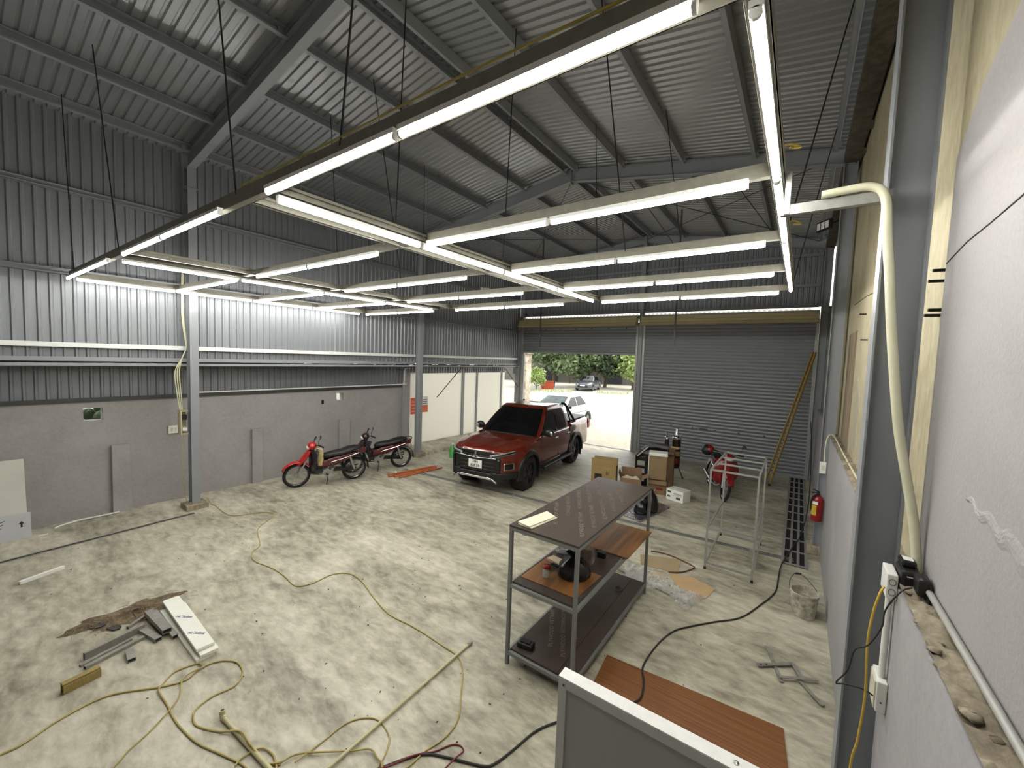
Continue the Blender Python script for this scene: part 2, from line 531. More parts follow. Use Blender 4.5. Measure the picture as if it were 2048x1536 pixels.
OLD = concrete('old_dirty_beam', (48, 44, 36), (74, 68, 57), (96, 90, 76), 1.4, 12, .9, .3, False)
MB().lo((.34, -3, 6.14), (.53, 13.7, 6.3)).build('old_beam', OLD, wr)
MB().lo((.53, -3, 6.2), (.60, 13.7, 6.3)).build('gap_shadow_strip', BLACK, wr)
for y in (6.9, 7.7): MB().lo((.34, y, 6.08), (.56, y + .12, 6.14)).build('beam_stub', OLD, wr)
# peeling plaster patch on the painted wall, cracks and old fixing bolts
m = MB()
def peel(u, v):
    y = 2.10 - .60 * u; zc = 2.545 - .10 * u + .012 * math.sin(u * 23)
    w = .02 + .09 * u
    return (.5155 - .005 * math.sin(math.pi * v) * (1 - .35 * math.sin(u * 40 + v * 9)), y, zc + v * w)
m.grid(peel, 40, 6); m.build('peeling_plaster', UPG, wr)
m = MB().tube([(.515, 2.69, 3.50), (.515, 2.41, 3.53), (.515, 2.17, 3.534), (.515, 1.94, 3.543), (.515, 1.5, 3.57)], .0035, 5)
m.build('crack', BLACK, wr)
m = MB().tube([(.56, 5.4, 3.78), (.56, 6.2, 3.84), (.56, 7.4, 3.9)], .006, 5); m.build('crack', OLD, wr)
for (y, z) in ((2.86, 3.50), (2.93, 3.46), (2.88, 3.31), (2.95, 3.29), (6.0, 3.62), (5.7, 3.32)):
    MB().cyl((.57, y, z), (.50, y - .01, z), .008, 8).build('bolt', RUBBER, wr)
m = MB().sheet([(.558, 6.0, 2.0), (.558, 6.25, 2.05), (.558, 6.3, 2.55), (.558, 6.2, 2.95), (.558, 6.12, 2.8), (.558, 5.98, 2.7)], .002)
m.build('flaked_patch', PANEL, wr)
m = MB().lo((.555, 6.75, 1.95), (.565, 7.75, 3.5)); m.build('stained_patch', concrete('brown_stain', (86, 70, 54), (128, 112, 92), (160, 146, 124), 1.2, 9, .9, .2, True, (1, 1, .3)), wr)

# ---- end wall with two roller shutters
wb = thing('wall_back', 'end wall gable of ribbed metal sheet above the roller shutters', 'wall', (0, 0, 0), kind='structure')
prof = corr(9.9, .125, .022)
m = MB(); n = len(prof)
RZ = lambda x: 7.24 - .157 * abs(x + 4.35)
vs = [(-9.4 + s, 13.66 - d, 4.64) for s, d in prof] + [(-9.4 + s, 13.66 - d, RZ(-9.4 + s)) for s, d in prof]
m.add(vs, [(i, i + 1, n + i + 1, n + i) for i in range(n - 1)])
m.build('gable_sheet', CLAD, wb)
for z in (4.66, 5.2, 6.0):
    for (a, b) in ((-9.1, -4.42), (-4.30, .3)):
        m = MB(); C_beam(m, (a, 13.6, z), (b, 13.6, z), .08, .06, (0, 0, 1), (0, -1, 0)); m.build('girt', STEEL, wb)
m = MB(); I_beam(m, (-4.36, 13.52, 0), (-4.36, 13.52, 6.9), .15, .12, (0, 1, 0)); m.build('centre_post', STEEL, wb)
MB().lo((-9.4, 13.55, 0), (-9.05, 13.68, 4.64)).build('corner_jamb', STEEL, wb)
MB().lo((.34, 13.55, 0), (.6, 13.68, 4.64)).build('corner_jamb', STEEL, wb)
for (a, b) in ((-9.05, .33),):
    MB().lo((a, 13.6, 4.44), (b, 13.66, 4.555)).build('lintel', STEEL, wb)
# corrugated awning outside, its wavy edge seen through the slot over the shutters
m = MB(); prof = []
for i in range(int(9.6 / .13) * 6 + 1):
    s = i * .13 / 6; prof.append((-9.3 + s, (.026 * math.sin(s / .13 * 2 * math.pi))))
n = len(prof)
m.add([(x, 13.7, 4.60 + d) for x, d in prof] + [(x, 14.9, 4.52 + d) for x, d in prof], [(i, i + 1, n + i + 1, n + i) for i in range(n - 1)])
m.build('awning_sheet', mat('clear_awning_sheet', (214, 214, 208), .3, 0, .02, 3), wb)

SLAT = mat('shutter_slat_paint', (124, 126, 130), .42, .3, .05, 2)
def shutter(num, x0, x1, zb, label):
    d = thing('door_%d' % num, label, 'door', (0, 0, 0), kind='structure')
    m = MB(); zt = 4.32; k = int((zt - zb) / .1); P = []
    for i in range(k):
        for a, e in ((0, 0), (.15, .012), (.45, .018), (.8, .012), (.92, 0)): P.append((13.5 - e, zb + (i + a) * .1))
    P.append((13.5, zb + k * .1)); n = len(P)
    m.add([(x0, y, z) for y, z in P] + [(x1, y, z) for y, z in P], [(i, i + 1, n + i + 1, n + i) for i in range(n - 1)])
    c = m.build('slat_curtain', SLAT, d); c['kind'] = 'stuff'
    MB().lo((x0, 13.47, (.004 if num == 2 else zb - .07)), (x1, 13.52, zb)).build('bottom_bar', STEEL, d, bevel=.005)
    for x, w in ((x0 - .03, .06), (x1 + .03, .06)):
        m = MB().lo((x - .035, 13.46, 0), (x + .035, 13.47, 4.3)).lo((x - .035, 13.53, 0), (x + .035, 13.54, 4.3))
        xx = x - .033 if x < (x0 + x1) / 2 else x + .033
        m.lo((xx - .003, 13.46, 0), (xx + .003, 13.54, 4.3)); m.build('guide_rail', GALV, d)
    # stepped cream box over the curtain
    m = MB().prism([(13.14, 4.20), (13.16, 4.27), (13.20, 4.285), (13.20, 4.36), (13.24, 4.37), (13.24, 4.46), (13.45, 4.46), (13.45, 4.20)], x0 - .08, x1 + .05, 'x')
    m.build('roll_box', GOLDBOX, d)
    for i in range(7):
        x = x0 + .35 + i * (x1 - x0 - .7) / 6
        for z in ((zb + .95,) if num == 2 else (4.12,)):
            MB().cyl((x, 13.485, z), (x, 13.475, z), .022, 8).build('rivet', BLACK, d)
    return d
d1 = shutter(1, -8.98, -4.5, 3.29, 'left roller shutter, raised to leave the doorway open')
d2 = shutter(2, -4.22, .27, .09, 'right roller shutter, closed to the floor, dark grey slats')
MB().lo((-2.4, 13.46, 1.02), (-2.18, 13.47, 1.06)).build('handle', CHROME, d2)

tag(MB().lo((-9.0, 13.44, .001), (-4.5, 13.56, .006)).build('trim_1', STEEL_D), 'dark steel threshold strip across the open doorway', 'threshold', kind='structure')
# ---- rear wall behind the camera
tag(MB().lo((-9.5, -3.2, 0), (.8, -3, 7.2)).build('wall_front', WALLP), 'plain grey wall behind the camera', 'wall', kind='structure')

# ---- steel portal frames
RT = lambda x: 7.13 - .157 * abs(x + 4.35)      # rafter top
frame_names = ('near', 'middle', 'far')
for fi, (Y, xl, xr) in enumerate(((2.75, -9.0, .283), (8.2, -9.0, .345), (13.58, -9.0, .345))):
    fr = thing('steel_frame', ('grey steel portal frame nearest the camera, its right column beside the socket boxes',
                               'middle grey steel portal frame, its left column behind the parked motorbikes',
                               'farthest grey steel portal frame against the end wall')[fi], 'frame', (0, Y, 0), 0, 'portal frames', 'structure')
    for x, sg in ((xl, -1), (xr, 1)):
        m = MB(); I_beam(m, (x + sg * .085, 0, .1 if sg < 0 else 0), (x + sg * .085, 0, RT(x) - .24), .17, .13 if sg < 0 else .14, (1, 0, 0)); m.build('column', STEEL, fr)
        m = MB().lo((x + sg * .0, -.1, RT(x) - .6), (x + sg * .17, .1, RT(x) - .588)); m.build('stiffener_plate', STEEL, fr)
        if sg < 0: MB().lo((x - .26, -.17, 0), (x + .08, .17, .1 if fi == 0 else .12)).build('concrete_plinth', MORT, fr, bevel=.01)
        elif fi == 1: MB().lo((x - .08, -.1, 0), (x + .1, .2, .14)).build('concrete_plinth', MORT, fr, bevel=.01)
    for x in (xl - .1, xr + .15):
        m = MB(); p = Vector((x, 0, RT(x) - .125)); q = Vector((-4.35, 0, RT(-4.35) - .125))
        I_beam(m, p, q, .25, .12, (0, 0, 1)); m.build('rafter', STEEL, fr)
    MB().lo((-4.36, -.07, RT(-4.35) - .3), (-4.34, .07, RT(-4.35) + .01)).build('ridge_plate', STEEL, fr)

# ---- roof
ce = thing('ceiling', 'dark ribbed metal roof with steel purlins', 'roof', (0, 0, 0), kind='structure')
prof = corr(16.7, .125, .022); n = len(prof)
for xa, xb in ((-9.55, -4.35), (.85, -4.35)):
    m = MB()
    m.add([(xa, -3 + s, RT(xa) + .075 + d) for s, d in prof] + [(xb, -3 + s, RT(xb) + .075 + d) for s, d in prof],
          [(i, i + 1, n + i + 1, n + i) for i in range(n - 1)])
    m.build('roof_sheet', ROOFM, ce)
for (a, b) in ((-3, 2.69), (2.81, 8.14), (8.26, 13.52)):
    for side in (-1, 1):
        for d in (.16, 1.2, 2.36, 3.52, 4.56):
            x = -4.35 + side * d
            if side > 0 and d > 4.5: x = .26
            up = (side * .157, 0, 1)
            m = MB(); C_beam(m, (x, a, RT(x) + .0), (x, b, RT(x) + .0), .14, .055, up, (-side, 0, 0), .005)
            pu = m.build('purlin', STEEL, ce)
            if a > -2.9:
                pass
            for yy in (b - .05,):
                m = MB().lo((x - .03, yy - .06, RT(x) - .05), (x + .03, yy, RT(x) + .03)); m.build('cleat', GALV, ce)
# cross bracing rods under the roof of the far bay
for (p, q) in (((-8.9, 8.3, 6.3), (-4.4, 13.4, 6.95)), ((-4.4, 8.3, 6.95), (-8.9, 13.4, 6.3)), ((-4.3, 8.3, 6.95), (.2, 13.4, 6.3)), ((.2, 8.3, 6.3), (-4.3, 13.4, 6.95)),
               ((-3.2, 8.6, 6.8), (-2.75, 11.0, 5.9)), ((-1.3, 8.6, 6.5), (-.6, 10.2, 5.7)), ((-6.2, 10.2, 6.75), (-6.9, 11.2, 5.8))):
    MB().cyl(p, q, .009, 6).build('bracing_rod', STEEL_D, ce)
for i, (x, y, zt, zb, w) in enumerate(((-2.69, 11.0, RT(-2.69), 3.42, .035), (-6.72, 11.0, RT(-6.72), 3.37, .03))):
    t = tag(MB().lo((x - w / 2, y - w / 2, zb), (x + w / 2, y + w / 2, zt)).build('hanger_rod', STEEL_D),
            ('dark steel rod hanging from the roof in front of the closed shutter', 'dark steel rod hanging from the roof in front of the raised shutter')[i], 'rod', 'hanging rods')

# ================================================================ CEILING LIGHT GRID
LED = bpy.data.materials.new('led_tube_glow'); LED.use_nodes = True
_b = LED.node_tree.nodes['Principled BSDF']
_b.inputs['Base Color'].default_value = (.9, .9, .88, 1)
_b.inputs['Emission Color'].default_value = (1.0, .985, .93, 1)
_b.inputs['Emission Strength'].default_value = TUBE
ZT = 3.93
lf = thing('light_frame', 'hanging grid of galvanised channels that carries the LED tubes', 'light frame', (0, 0, 4.008))
ZC = 0.0
def chan(p, q, nm='channel', h=.07, w=.05):
    m = MB(); C_beam(m, (p[0], p[1], ZC), (q[0], q[1], ZC), h, w, (0, 0, 1), (0, 1, 0) if abs(p[0] - q[0]) > abs(p[1] - q[1]) else (1, 0, 0), .004)
    return m.build(nm, CHAN, lf)
ROWS = (1.18, 2.465, 3.72, 4.95, 6.195)
BAYS = ((-8.825, -6.445), (-5.84, -3.33), (-2.67, -.27))
chan((-8.95, 1.21), (-.115, 1.21), h=.09)
for x in (-8.878, -6.357, -6.0, -3.09, -2.758): chan((x, 1.24), (x, 6.28), w=.034)
ZC = -.012; chan((-.188, 1.24), (-.188, 6.28), h=.055, w=.06); ZC = 0.0
for Y in ROWS[1:]:
    for a, b in ((-8.84, -6.37), (-5.97, -3.12), (-2.70, -.19)): chan((a, Y + .03), (b, Y + .03))
    for a, b in ((-6.31, -6.02), (-3.07, -2.74)): chan((a, Y + .03), (b, Y + .03), 'link_channel', .05)
m = MB(); C_beam(m, (-.14, 2.60, -.188), (.30, 2.60, -.188), .05, .04, (0, 0, 1), (0, 1, 0)); m.build('wall_arm', GALV, lf)
MB().lo((-.125, 2.59, -.21), (-.10, 2.61, 0)).build('drop_bracket', GALV, lf)
wires = ((-8.56, 1.21, -8.6, 1.15), (-6.14, 1.21, -7.3, 1.25), (-3.16, 1.21, -3.95, 1.3), (-1.95, 1.21, -1.8, 1.35), (-.28, 1.21, -.75, 1.25), (-6.0, 3.72, -6.4, 3.8), (-3.09, 2.465, -3.0, 2.5), (-3.09, 4.1, -3.0, 4.1), (-6.32, 5.77, -6.4, 5.8), (-.15, 3.75, .2, 4.8), (-1.4, 3.75, -1.85, 3.9), (-2.74, 6.2, -3.0, 6.4), (-.15, 6.2, .2, 7.4), (-8.86, 6.2, -8.7, 6.2), (-4.56, 3.75, -5.3, 3.8), (-1.4, 6.22, -1.85, 6.3))
for (x, y, x2, y2) in wires:
    MB().cyl((x, y, .02), (x2, y2, RT(x2) - 4.05), .006, 6).build('hanging_wire', RUBBER, lf)
TIE = mat('yellow_wire', (164, 146, 60), .5, 0, .1, 10)
for (x, y) in ((-3.09, 2.44), (-3.09, 3.72), (-3.09, 4.95), (-.14, 2.44), (-.14, 3.72), (-.14, 1.23), (-3.07, 1.24)):
    MB().tube(smooth_path([(x - .03, y, .05), (x + .02, y + .03, .09), (x + .07, y + .02, .06), (x + .03, y - .03, .045)], 4), .006, 6).build('yellow_wire_end', TIE, lf)
MB().tube(smooth_path([(-3.07, 1.20, .052), (-2.05, 1.21, .06), (-1.12, 1.20, .058), (-.19, 1.21, .052)], 8), .005, 6).build('yellow_cable', TIE, lf)

def led(p, q, n, label, grp):
    p = Vector((p[0], p[1], 0)); q = Vector((q[0], q[1], 0)); d = (q - p)
    t = thing('led_tube_light', label, 'light', (p.x, p.y, ZT), math.atan2(d.y, d.x), grp)
    L = d.length; s = L / n
    for i in range(n):
        a = i * s + .012; b = (i + 1) * s - .012
        MB().cyl((a + .012, 0, 0), (b - .012, 0, 0), .0152, 10).build('tube', LED, t, True)
        MB().lo((a, -.018, .012), (b, .018, .034)).build('housing', WHITE, t)
        for c in (a, b - .012): MB().cyl((c, 0, 0), (c + .012, 0, 0), .017, 10).build('end_cap', WHITE, t)
    return t
onames = ('first', 'second', 'third', 'fourth', 'fifth')
for bi, (a, b) in enumerate(BAYS):
    for ri, Y in enumerate(ROWS):
        led((a, Y - .0), (b, Y), 2, '%s crosswise LED tube light from the camera in the %s bay of the grid' % (onames[ri], ('left', 'middle', 'right')[bi]), 'crosswise LED tube lights')
for i, x in enumerate((-8.86, -6.34, -2.74, -.158)):
    led((x, 1.265), (x, 6.05), 4, ('lengthwise line of LED tubes along the left edge of the grid', 'lengthwise line of LED tubes between the left and middle bays', 'lengthwise line of LED tubes between the middle and right bays', 'lengthwise line of LED tubes along the right edge of the grid')[i], 'lengthwise LED tube lights')
# ================================================================ PICKUP TRUCK
def loft(rings, closed_ring=False, cap=True):
    m = MB(); n = len(rings[0]); vs = [p for r in rings for p in r]
    k = n if closed_ring else n - 1
    fs = [(i * n + j, i * n + (j + 1) % n, (i + 1) * n + (j + 1) % n, (i + 1) * n + j) for i in range(len(rings) - 1) for j in range(k)]
    if cap: fs += [tuple(range(n))[::-1], tuple(range((len(rings) - 1) * n, len(rings) * n))]
    return m.add(vs, fs)

def lerp(tab, x):
    if x <= tab[0][0]: return tab[0][1]
    for (a, u), (b, v) in zip(tab, tab[1:]):
        if x <= b: return u + (v - u) * (x - a) / (b - a)
    return tab[-1][1]

CHROMED = mat('dark_chrome', (120, 120, 122), .2, 1, .05, 5)
TINT = mat('tinted_glass', (10, 11, 12), .06, 0, 0)
RIM = mat('dark_alloy', (52, 52, 54), .35, .7, .1, 8)

def wheel(root, name, x, y, R, W, spokes=6, rim_m=RIM, side=1):
    m = MB().lathe([(R * .62, -W / 2), (R * .9, -W / 2), (R, -W * .36), (R, W * .36), (R * .9, W / 2), (R * .62, W / 2), (R * .6, 0), (R * .62, -W / 2)], 28, (0, 0, 0), 'y', False)
    w = m.build(name, RUBBER, root, True); w.location = (x, y, R)
    m = MB().lathe([(R * .63, -W * .4), (R * .63, W * .4), (R * .55, W * .42), (R * .55, -W * .4)], 24, (0, 0, 0), 'y', False)
    f = side * W * .33
    for k in range(spokes):
        a = 2 * math.pi * k / spokes
        for da in (-.13, .13):
            p = Vector((math.cos(a) * R * .1, f, math.sin(a) * R * .1)); q = Vector((math.cos(a + da) * R * .58, f, math.sin(a + da) * R * .58))
            m.bar(p, q, .035, .03, (0, 1, 0))
    m.cyl((0, f - .03, 0), (0, f + .02, 0), R * .16, 12)
    rim = m.build('rim', rim_m, w)
    MB().cyl((0, side * W * .02, 0), (0, side * W * .05, 0), R * .55, 16).build('brake_disc', STEEL_D, w)
    return w

class CarShape:
    """body loft: x forward, y left, z up"""
    def __init__(s, nose, tail, half, top, sill, axles, R, arch, taper0, taper, tail0=None, ttaper=.1):
        s.__dict__.update(locals())
    def hw(s, x):
        h = s.half
        if x > s.taper0: h -= s.taper * ((x - s.taper0) / (s.nose - s.taper0)) ** 2
        t0 = s.tail0 if s.tail0 is not None else s.tail + .4
        if x < t0: h -= s.ttaper * ((t0 - x) / (t0 - s.tail)) ** 2
        return h
    def xn(s, y):
        e = s.half - abs(y)
        if e >= s.taper: return s.nose
        return s.taper0 + (s.nose - s.taper0) * math.sqrt(max(0, e) / s.taper)
    def zb(s, x):
        z = s.sill
        for a in s.axles:
            d = abs(x - a)
            if d < s.arch: z = max(z, s.R + math.sqrt(s.arch ** 2 - d * d) - .0)
        return z
    def build(s, root, m_, crown=.04, name='body', crease=0.0):
        N = 150; rings = []
        xs = [s.tail + (s.nose - s.tail) * i / N for i in range(N + 1)]
        for x in xs:
            h = s.hw(x); zt = lerp(s.top, x); zb = min(s.zb(x), zt - .12); d = zt - zb
            side = [(h - .10, zb), (h - .012, zb + .015), (h, zb + d * .25), (h, zb + d * .5), (h - .012, zb + d * .72), (h - .03, zt - .06), (h - .06, zt - .02), (h - .11, zt + .002)]
            bump = crease * max(0.0, math.sin(math.pi * min(1, max(0, (x - .95) / 1.4)))) ** .5
            for f, b in ((.82, 0), (.72, 1), (.58, .7), (.48, -.25), (.25, -.1), (.0, 0)): side.append(((h - .11) * f, zt + crown * (1 - f * f) + bump * b))
            full = [(x, -y, z) for y, z in side] + [(x, y, z) for y, z in reversed(side[:-1])]
            rings.append(full)
        return loft(rings, True).build(name, m_, root, True, 35)

def flare(root, cs, ax, sgn, m_, r0, r1, dy=.035, a0=-8, a1=188):
    m = MB()
    prof = [(r0, -.03), (r0, dy), (r0 + .02, dy + .008), (r1 - .02, dy), (r1, .0)]
    def fn(u, v):
        a = math.radians(a0 + (a1 - a0) * u); k = v * (len(prof) - 1); i = min(int(k), len(prof) - 2); f = k - i
        r = prof[i][0] * (1 - f) + prof[i + 1][0] * f; e = prof[i][1] * (1 - f) + prof[i + 1][1] * f
        x = ax + r * math.cos(a); z = cs.R + r * math.sin(a)
        return (x, sgn * (cs.hw(min(max(x, cs.tail), cs.nose)) - .004 + e), z)
    m.grid(fn, 32, 4)
    return m.build('fender_flare', m_, root, True, 50)

class Cab:
    def __init__(s, xf, xb, hw, z0, z1, cf=.16, cb=.06):
        s.__dict__.update(locals())
    def L(s, tab, t): return tab[0] + (tab[1] - tab[0]) * t
    def z(s, t): return s.z0 + (s.z1 - s.z0) * t
    def w(s, t): return s.hw[0] + (s.hw[1] - s.hw[0]) * t ** 1.5
    def front(s, y, t): return s.L(s.xf, t) - s.cf * abs(y / s.w(t)) ** 4
    def back(s, y, t): return s.L(s.xb, t) + s.cb * abs(y / s.w(t)) ** 4
    def ring(s, t):
        h = s.w(t); z = s.z(t); P = []
        for i in range(-8, 9): P.append((s.front(h * i / 8, t), h * i / 8, z))
        a = P[-1][0]; b = s.back(h, t)
        for i in range(1, 8): P.append((a + (b - a) * i / 8, h, z))
        for i in range(8, -9, -1): P.append((s.back(h * i / 8, t), h * i / 8, z))
        for i in range(7, 0, -1): P.append((a + (b - a) * i / 8, -h, z))
        return P
    def build(s, root, m_, crown=.03):
        rings = [s.ring(t) for t in (0, .2, .4, .6, .8, .93)]
        r1 = s.ring(1.0); cx = sum(p[0] for p in r1) / len(r1)
        for f, dz in ((.985, -.015), (.95, .005), (.88, .014), (.6, .024), (.25, crown)):
            rings.append([(cx + (p[0] - cx) * f, p[1] * f, s.z1 + dz) for p in r1])
        return loft(rings, True).build('cab', m_, root, True, 50)
    def windshield(s, root, m_, t0=.06, t1=.9, back=False, nm='windshield', k=.86):
        m = MB()
        def fn(u, v):
            t = t0 + (t1 - t0) * v; y = (2 * u - 1) * s.w(t) * k
            x = s.back(y, t) - .012 if back else s.front(y, t) + .014
            return (x, y, s.z(t) + .006)
        m.grid(fn, 14, 6); return m.build(nm, m_, root, True, 60)
    def side_glass(s, root, m_, sg, xa0, xa1, xb0, xb1, t0=.05, t1=.86, nm='side_window'):
        m = MB()
        def fn(u, v):
            t = t0 + (t1 - t0) * v
            xa = xa0 + (xa1 - xa0) * v; xb = xb0 + (xb1 - xb0) * v
            return (xa + (xb - xa) * u, sg * (s.w(t) + .010), s.z(t))
        m.grid(fn, 6, 6); return m.build(nm, m_, root, True, 60)

ORANGE = mat('orange_red_car_paint', (104, 31, 12), .22, .3, .04, 2, coat=.8)
PICK = thing('pickup_truck', 'orange-red double-cab pickup truck parked inside the open shutter', 'truck', (-5.945, 9.195, 0), math.radians(-83.5))
cs = CarShape(2.40, -2.82, .89, [(-2.82, 1.16), (-2.7, 1.22), (-1.16, 1.20), (-1.1, 1.13), (.9, 1.13), (1.1, 1.12), (1.7, 1.08), (2.15, 1.01), (2.3, .97), (2.40, .88)], .44, (1.5, -1.5), .385, .44, 1.7, .30)
cs.build(PICK, ORANGE, crease=.022)
cb = Cab((1.12, .30), (-1.10, -.93), (.815, .615), 1.10, 1.765)
cb.build(PICK, ORANGE)
cb.windshield(PICK, TINT, .05, .93, k=.93)
cb.windshield(PICK, TINT, .1, .85, True, 'rear_window', .8)
for sg in (-1, 1):
    cb.side_glass(PICK, TINT, sg, .80, .20, -.14, -.14)
    cb.side_glass(PICK, TINT, sg, -.20, -.20, -.86, -.80)
    m = MB().bar((.86, sg * .828, 1.125), (-.9, sg * .828, 1.125), .012, .02); m.build('window_trim', CHROME, PICK)
    m = MB().bar((-.17, sg * .824, 1.13), (-.17, sg * .66, 1.66), .06, .012, (0, sg, 0)); m.build('door_pillar', BLACK, PICK)
    m = MB().ell((.72, sg * .99, 1.21), (.07, .13, .10), 14, 10); mi = m.build('wing_mirror', BLACK, PICK, True)
    MB().ell((.745, sg * 1.045, 1.20), (.045, .06, .07), 12, 8).build('chrome_cap', CHROME, mi, True)
    MB().bar((.74, sg * .80, 1.12), (.72, sg * .95, 1.15), .05, .03).build('mirror_arm', BLACK, mi)
    for x in (.0, -.86):
        MB().bar((x + .09, sg * .905, .98), (x - .09, sg * .905, .985), .025, .028).build('door_handle', CHROME, PICK, bevel=.006)
    for x in (.88, -.17, -1.02):
        MB().bar((x, sg * .892, .48), (x, sg * .868, 1.1), .006, .008, (0, sg, 0)).build('door_gap', BLACK, PICK)
    m = MB().bar((.95, sg * .93, .40), (-.98, sg * .93, .40), .16, .05); m.build('side_step', BLACK, PICK, bevel=.015)
    flare(PICK, cs, 1.5, sg, BLACK, .43, .53); flare(PICK, cs, -1.5, sg, BLACK, .43, .55, .045)
    m = MB().sheet([(-1.03, sg * .902, .55), (-1.03, sg * .875, 1.12), (-1.30, sg * .878, 1.12), (-1.12, sg * .902, .62)], .006 * sg); m.build('side_cladding', BLACK, PICK)
    # mud flaps, sport bar
    MB().lo((-1.98, sg * .66, .16), (-1.965, sg * .9, .5)).build('mud_flap', RUBBER, PICK)
    MB().lo((1.04, sg * .66, .18), (1.055, sg * .9, .46)).build('mud_flap', RUBBER, PICK)
    m = MB().tube(smooth_path([(-1.0, sg * .60, 1.76), (-1.12, sg * .66, 1.72), (-1.42, sg * .76, 1.38), (-1.62, sg * .79, 1.2)], 5), .035, 10); m.build('sport_bar', BLACK, PICK, True)
    m = MB().tube(smooth_path([(-1.18, sg * .68, 1.60), (-1.32, sg * .74, 1.30), (-1.36, sg * .78, 1.2)], 4), .022, 8); m.build('sport_bar_strut', CHROME, PICK, True)
    m = MB().lo((-2.835, sg * .66, .86), (-2.70, sg * .865, 1.12)); m.build('tail_light', mat('red_lens', (150, 16, 12), .2, 0, 0), PICK, bevel=.02)
    wheel(PICK, 'wheel', 1.5, sg * .755, .385, .26, 6, RIM, sg)
    wheel(PICK, 'wheel', -1.5, sg * .755, .385, .26, 6, RIM, sg)
    for ax in (1.5, -1.5):
        MB().lathe([(.43, -.14), (.43, .12), (.02, .12)], 24, (ax, sg * .72, .385), 'y', False).build('wheel_well', RUBBER, PICK)
m = MB(); m.grid(lambda u, v: (cb.front((2 * u - 1) * .74, 0) + .05 * v - .02, (2 * u - 1) * .74, 1.172 - .012 * v - .03 * abs(2 * u - 1) ** 3), 14, 2)
o_ = m.build('cowl', GLOSS if 'gloss_black' in MATS else BLACK, PICK, True); o_.modifiers.new('thickness', 'SOLIDIFY').thickness = .01
MB().lo((-2.76, -.74, 1.235), (-1.2, .74, 1.262)).build('tonneau_cover', BLACK, PICK, bevel=.01)
MB().lo((-2.83, -.83, .9), (-2.82, .83, 1.15)).build('tailgate', ORANGE, PICK)
MB().lo((-2.92, -.78, .5), (-2.72, .78, .64)).build('rear_bumper', CHROMED, PICK, bevel=.03)
MB().lo((-2.3, -.6, .3), (2.1, .6, .5)).build('chassis', RUBBER, PICK)
m = MB().lo((-.9, -.62, 1.1), (-.3, .62, 1.3)); m.build('rear_seat', RUBBER, PICK, bevel=.05)
# front fascia
def fpanel(y0, y1, z0, z1, off, nm, m_, zs0=None, zs1=None, nu=16, nv=5, lean=.10):
    """panel that follows the curved nose; z limits may differ at the two ends"""
    zs0 = zs0 or (z0, z0); zs1 = zs1 or (z1, z1)
    mm = MB()
    def fn(u, v):
        y = y0 + (y1 - y0) * u; a = zs0[0] + (zs0[1] - zs0[0]) * u; b = zs1[0] + (zs1[1] - zs1[0]) * u
        z = a + (b - a) * v
        return (cs.xn(y) + off - lean * max(0, z - .84) , y, z)
    mm.grid(fn, nu, nv)
    o_ = mm.build(nm, m_, PICK, True, 60)
    sd = o_.modifiers.new('thickness', 'SOLIDIFY'); sd.thickness = .015; sd.offset = 0
    return o_
GLOSS = mat('gloss_black', (8, 8, 9), .18, 0, 0)
LENS = mat('headlight_lens', (150, 152, 150), .12, .4, .2, 12)
fpanel(-.60, .60, .50, .90, .018, 'grille', GLOSS)
fpanel(-.52, .52, .86, .96, .020, 'upper_grille', GLOSS)
for k in range(3): fpanel(-.46, .46, .57 + k * .075, .585 + k * .075, .03, 'grille_bar', GLOSS, nu=10, nv=1)
for sg in (-1, 1):
    a, b = (.36, .80) if sg > 0 else (-.80, -.36)
    zl = (.845, .93) if sg > 0 else (.93, .845); zh = (.90, 1.0) if sg > 0 else (1.0, .90)
    fpanel(a, b, 0, 0, .022, 'headlight', LENS, zl, zh)
    fpanel(a + (.06 if sg > 0 else 0), b - (0 if sg > 0 else .06), 0, 0, .034, 'headlight_strip', GLOSS, tuple(z + .018 for z in zl), tuple(z - .022 for z in zh), nv=1)
    fpanel(*((.0, .52) if sg > 0 else (-.52, .0)), 0, 0, .036, 'chrome_wing', CHROME, (.80, .835) if sg > 0 else (.835, .80), (.815, .852) if sg > 0 else (.852, .815), nu=10, nv=1)
    fpanel(*((.555, .62) if sg > 0 else (-.62, -.555)), 0, 0, .034, 'grille_end', GLOSS, (.52, .56) if sg > 0 else (.56, .52), (.84, .84), nu=3, nv=4)
    fpanel(*((.66, .80) if sg > 0 else (-.80, -.66)), .58, .74, .020, 'fog_lamp_frame', CHROME)
    fpanel(*((.68, .785) if sg > 0 else (-.785, -.68)), .60, .72, .034, 'fog_lamp', GLOSS)
    fpanel(*((.40, .86) if sg > 0 else (-.86, -.40)), .38, .53, .024, 'lower_bumper', BLACK, nu=10)
fpanel(-.55, .55, .36, .50, .022, 'lower_bumper', BLACK)
fpanel(-.42, .42, .37, .415, .05, 'skid_plate', CHROME)
for sg in (-1, 1):
    fpanel(*((.42, .56) if sg > 0 else (-.56, -.42)), 0, 0, .05, 'skid_plate_end', CHROME, (.37, .30) if sg > 0 else (.30, .37), (.415, .345) if sg > 0 else (.345, .415), nu=4, nv=1)
NX = 2.40
pl = MB().lo((NX + .03, -.17, .585), (NX + .045, .17, .755)).build('number_plate', WHITE, PICK)
INK = mat('black_ink', (14, 14, 14), .6, 0, 0)
text_mesh('plate_text', '29H', .085, INK, pl, basis((NX + .047, 0, .715), (0, 1, 0), (0, 0, 1)), bold=.002)
text_mesh('plate_text', '828.59', .085, INK, pl, basis((NX + .047, 0, .628), (0, 1, 0), (0, 0, 1)), bold=.002)
em = MB()
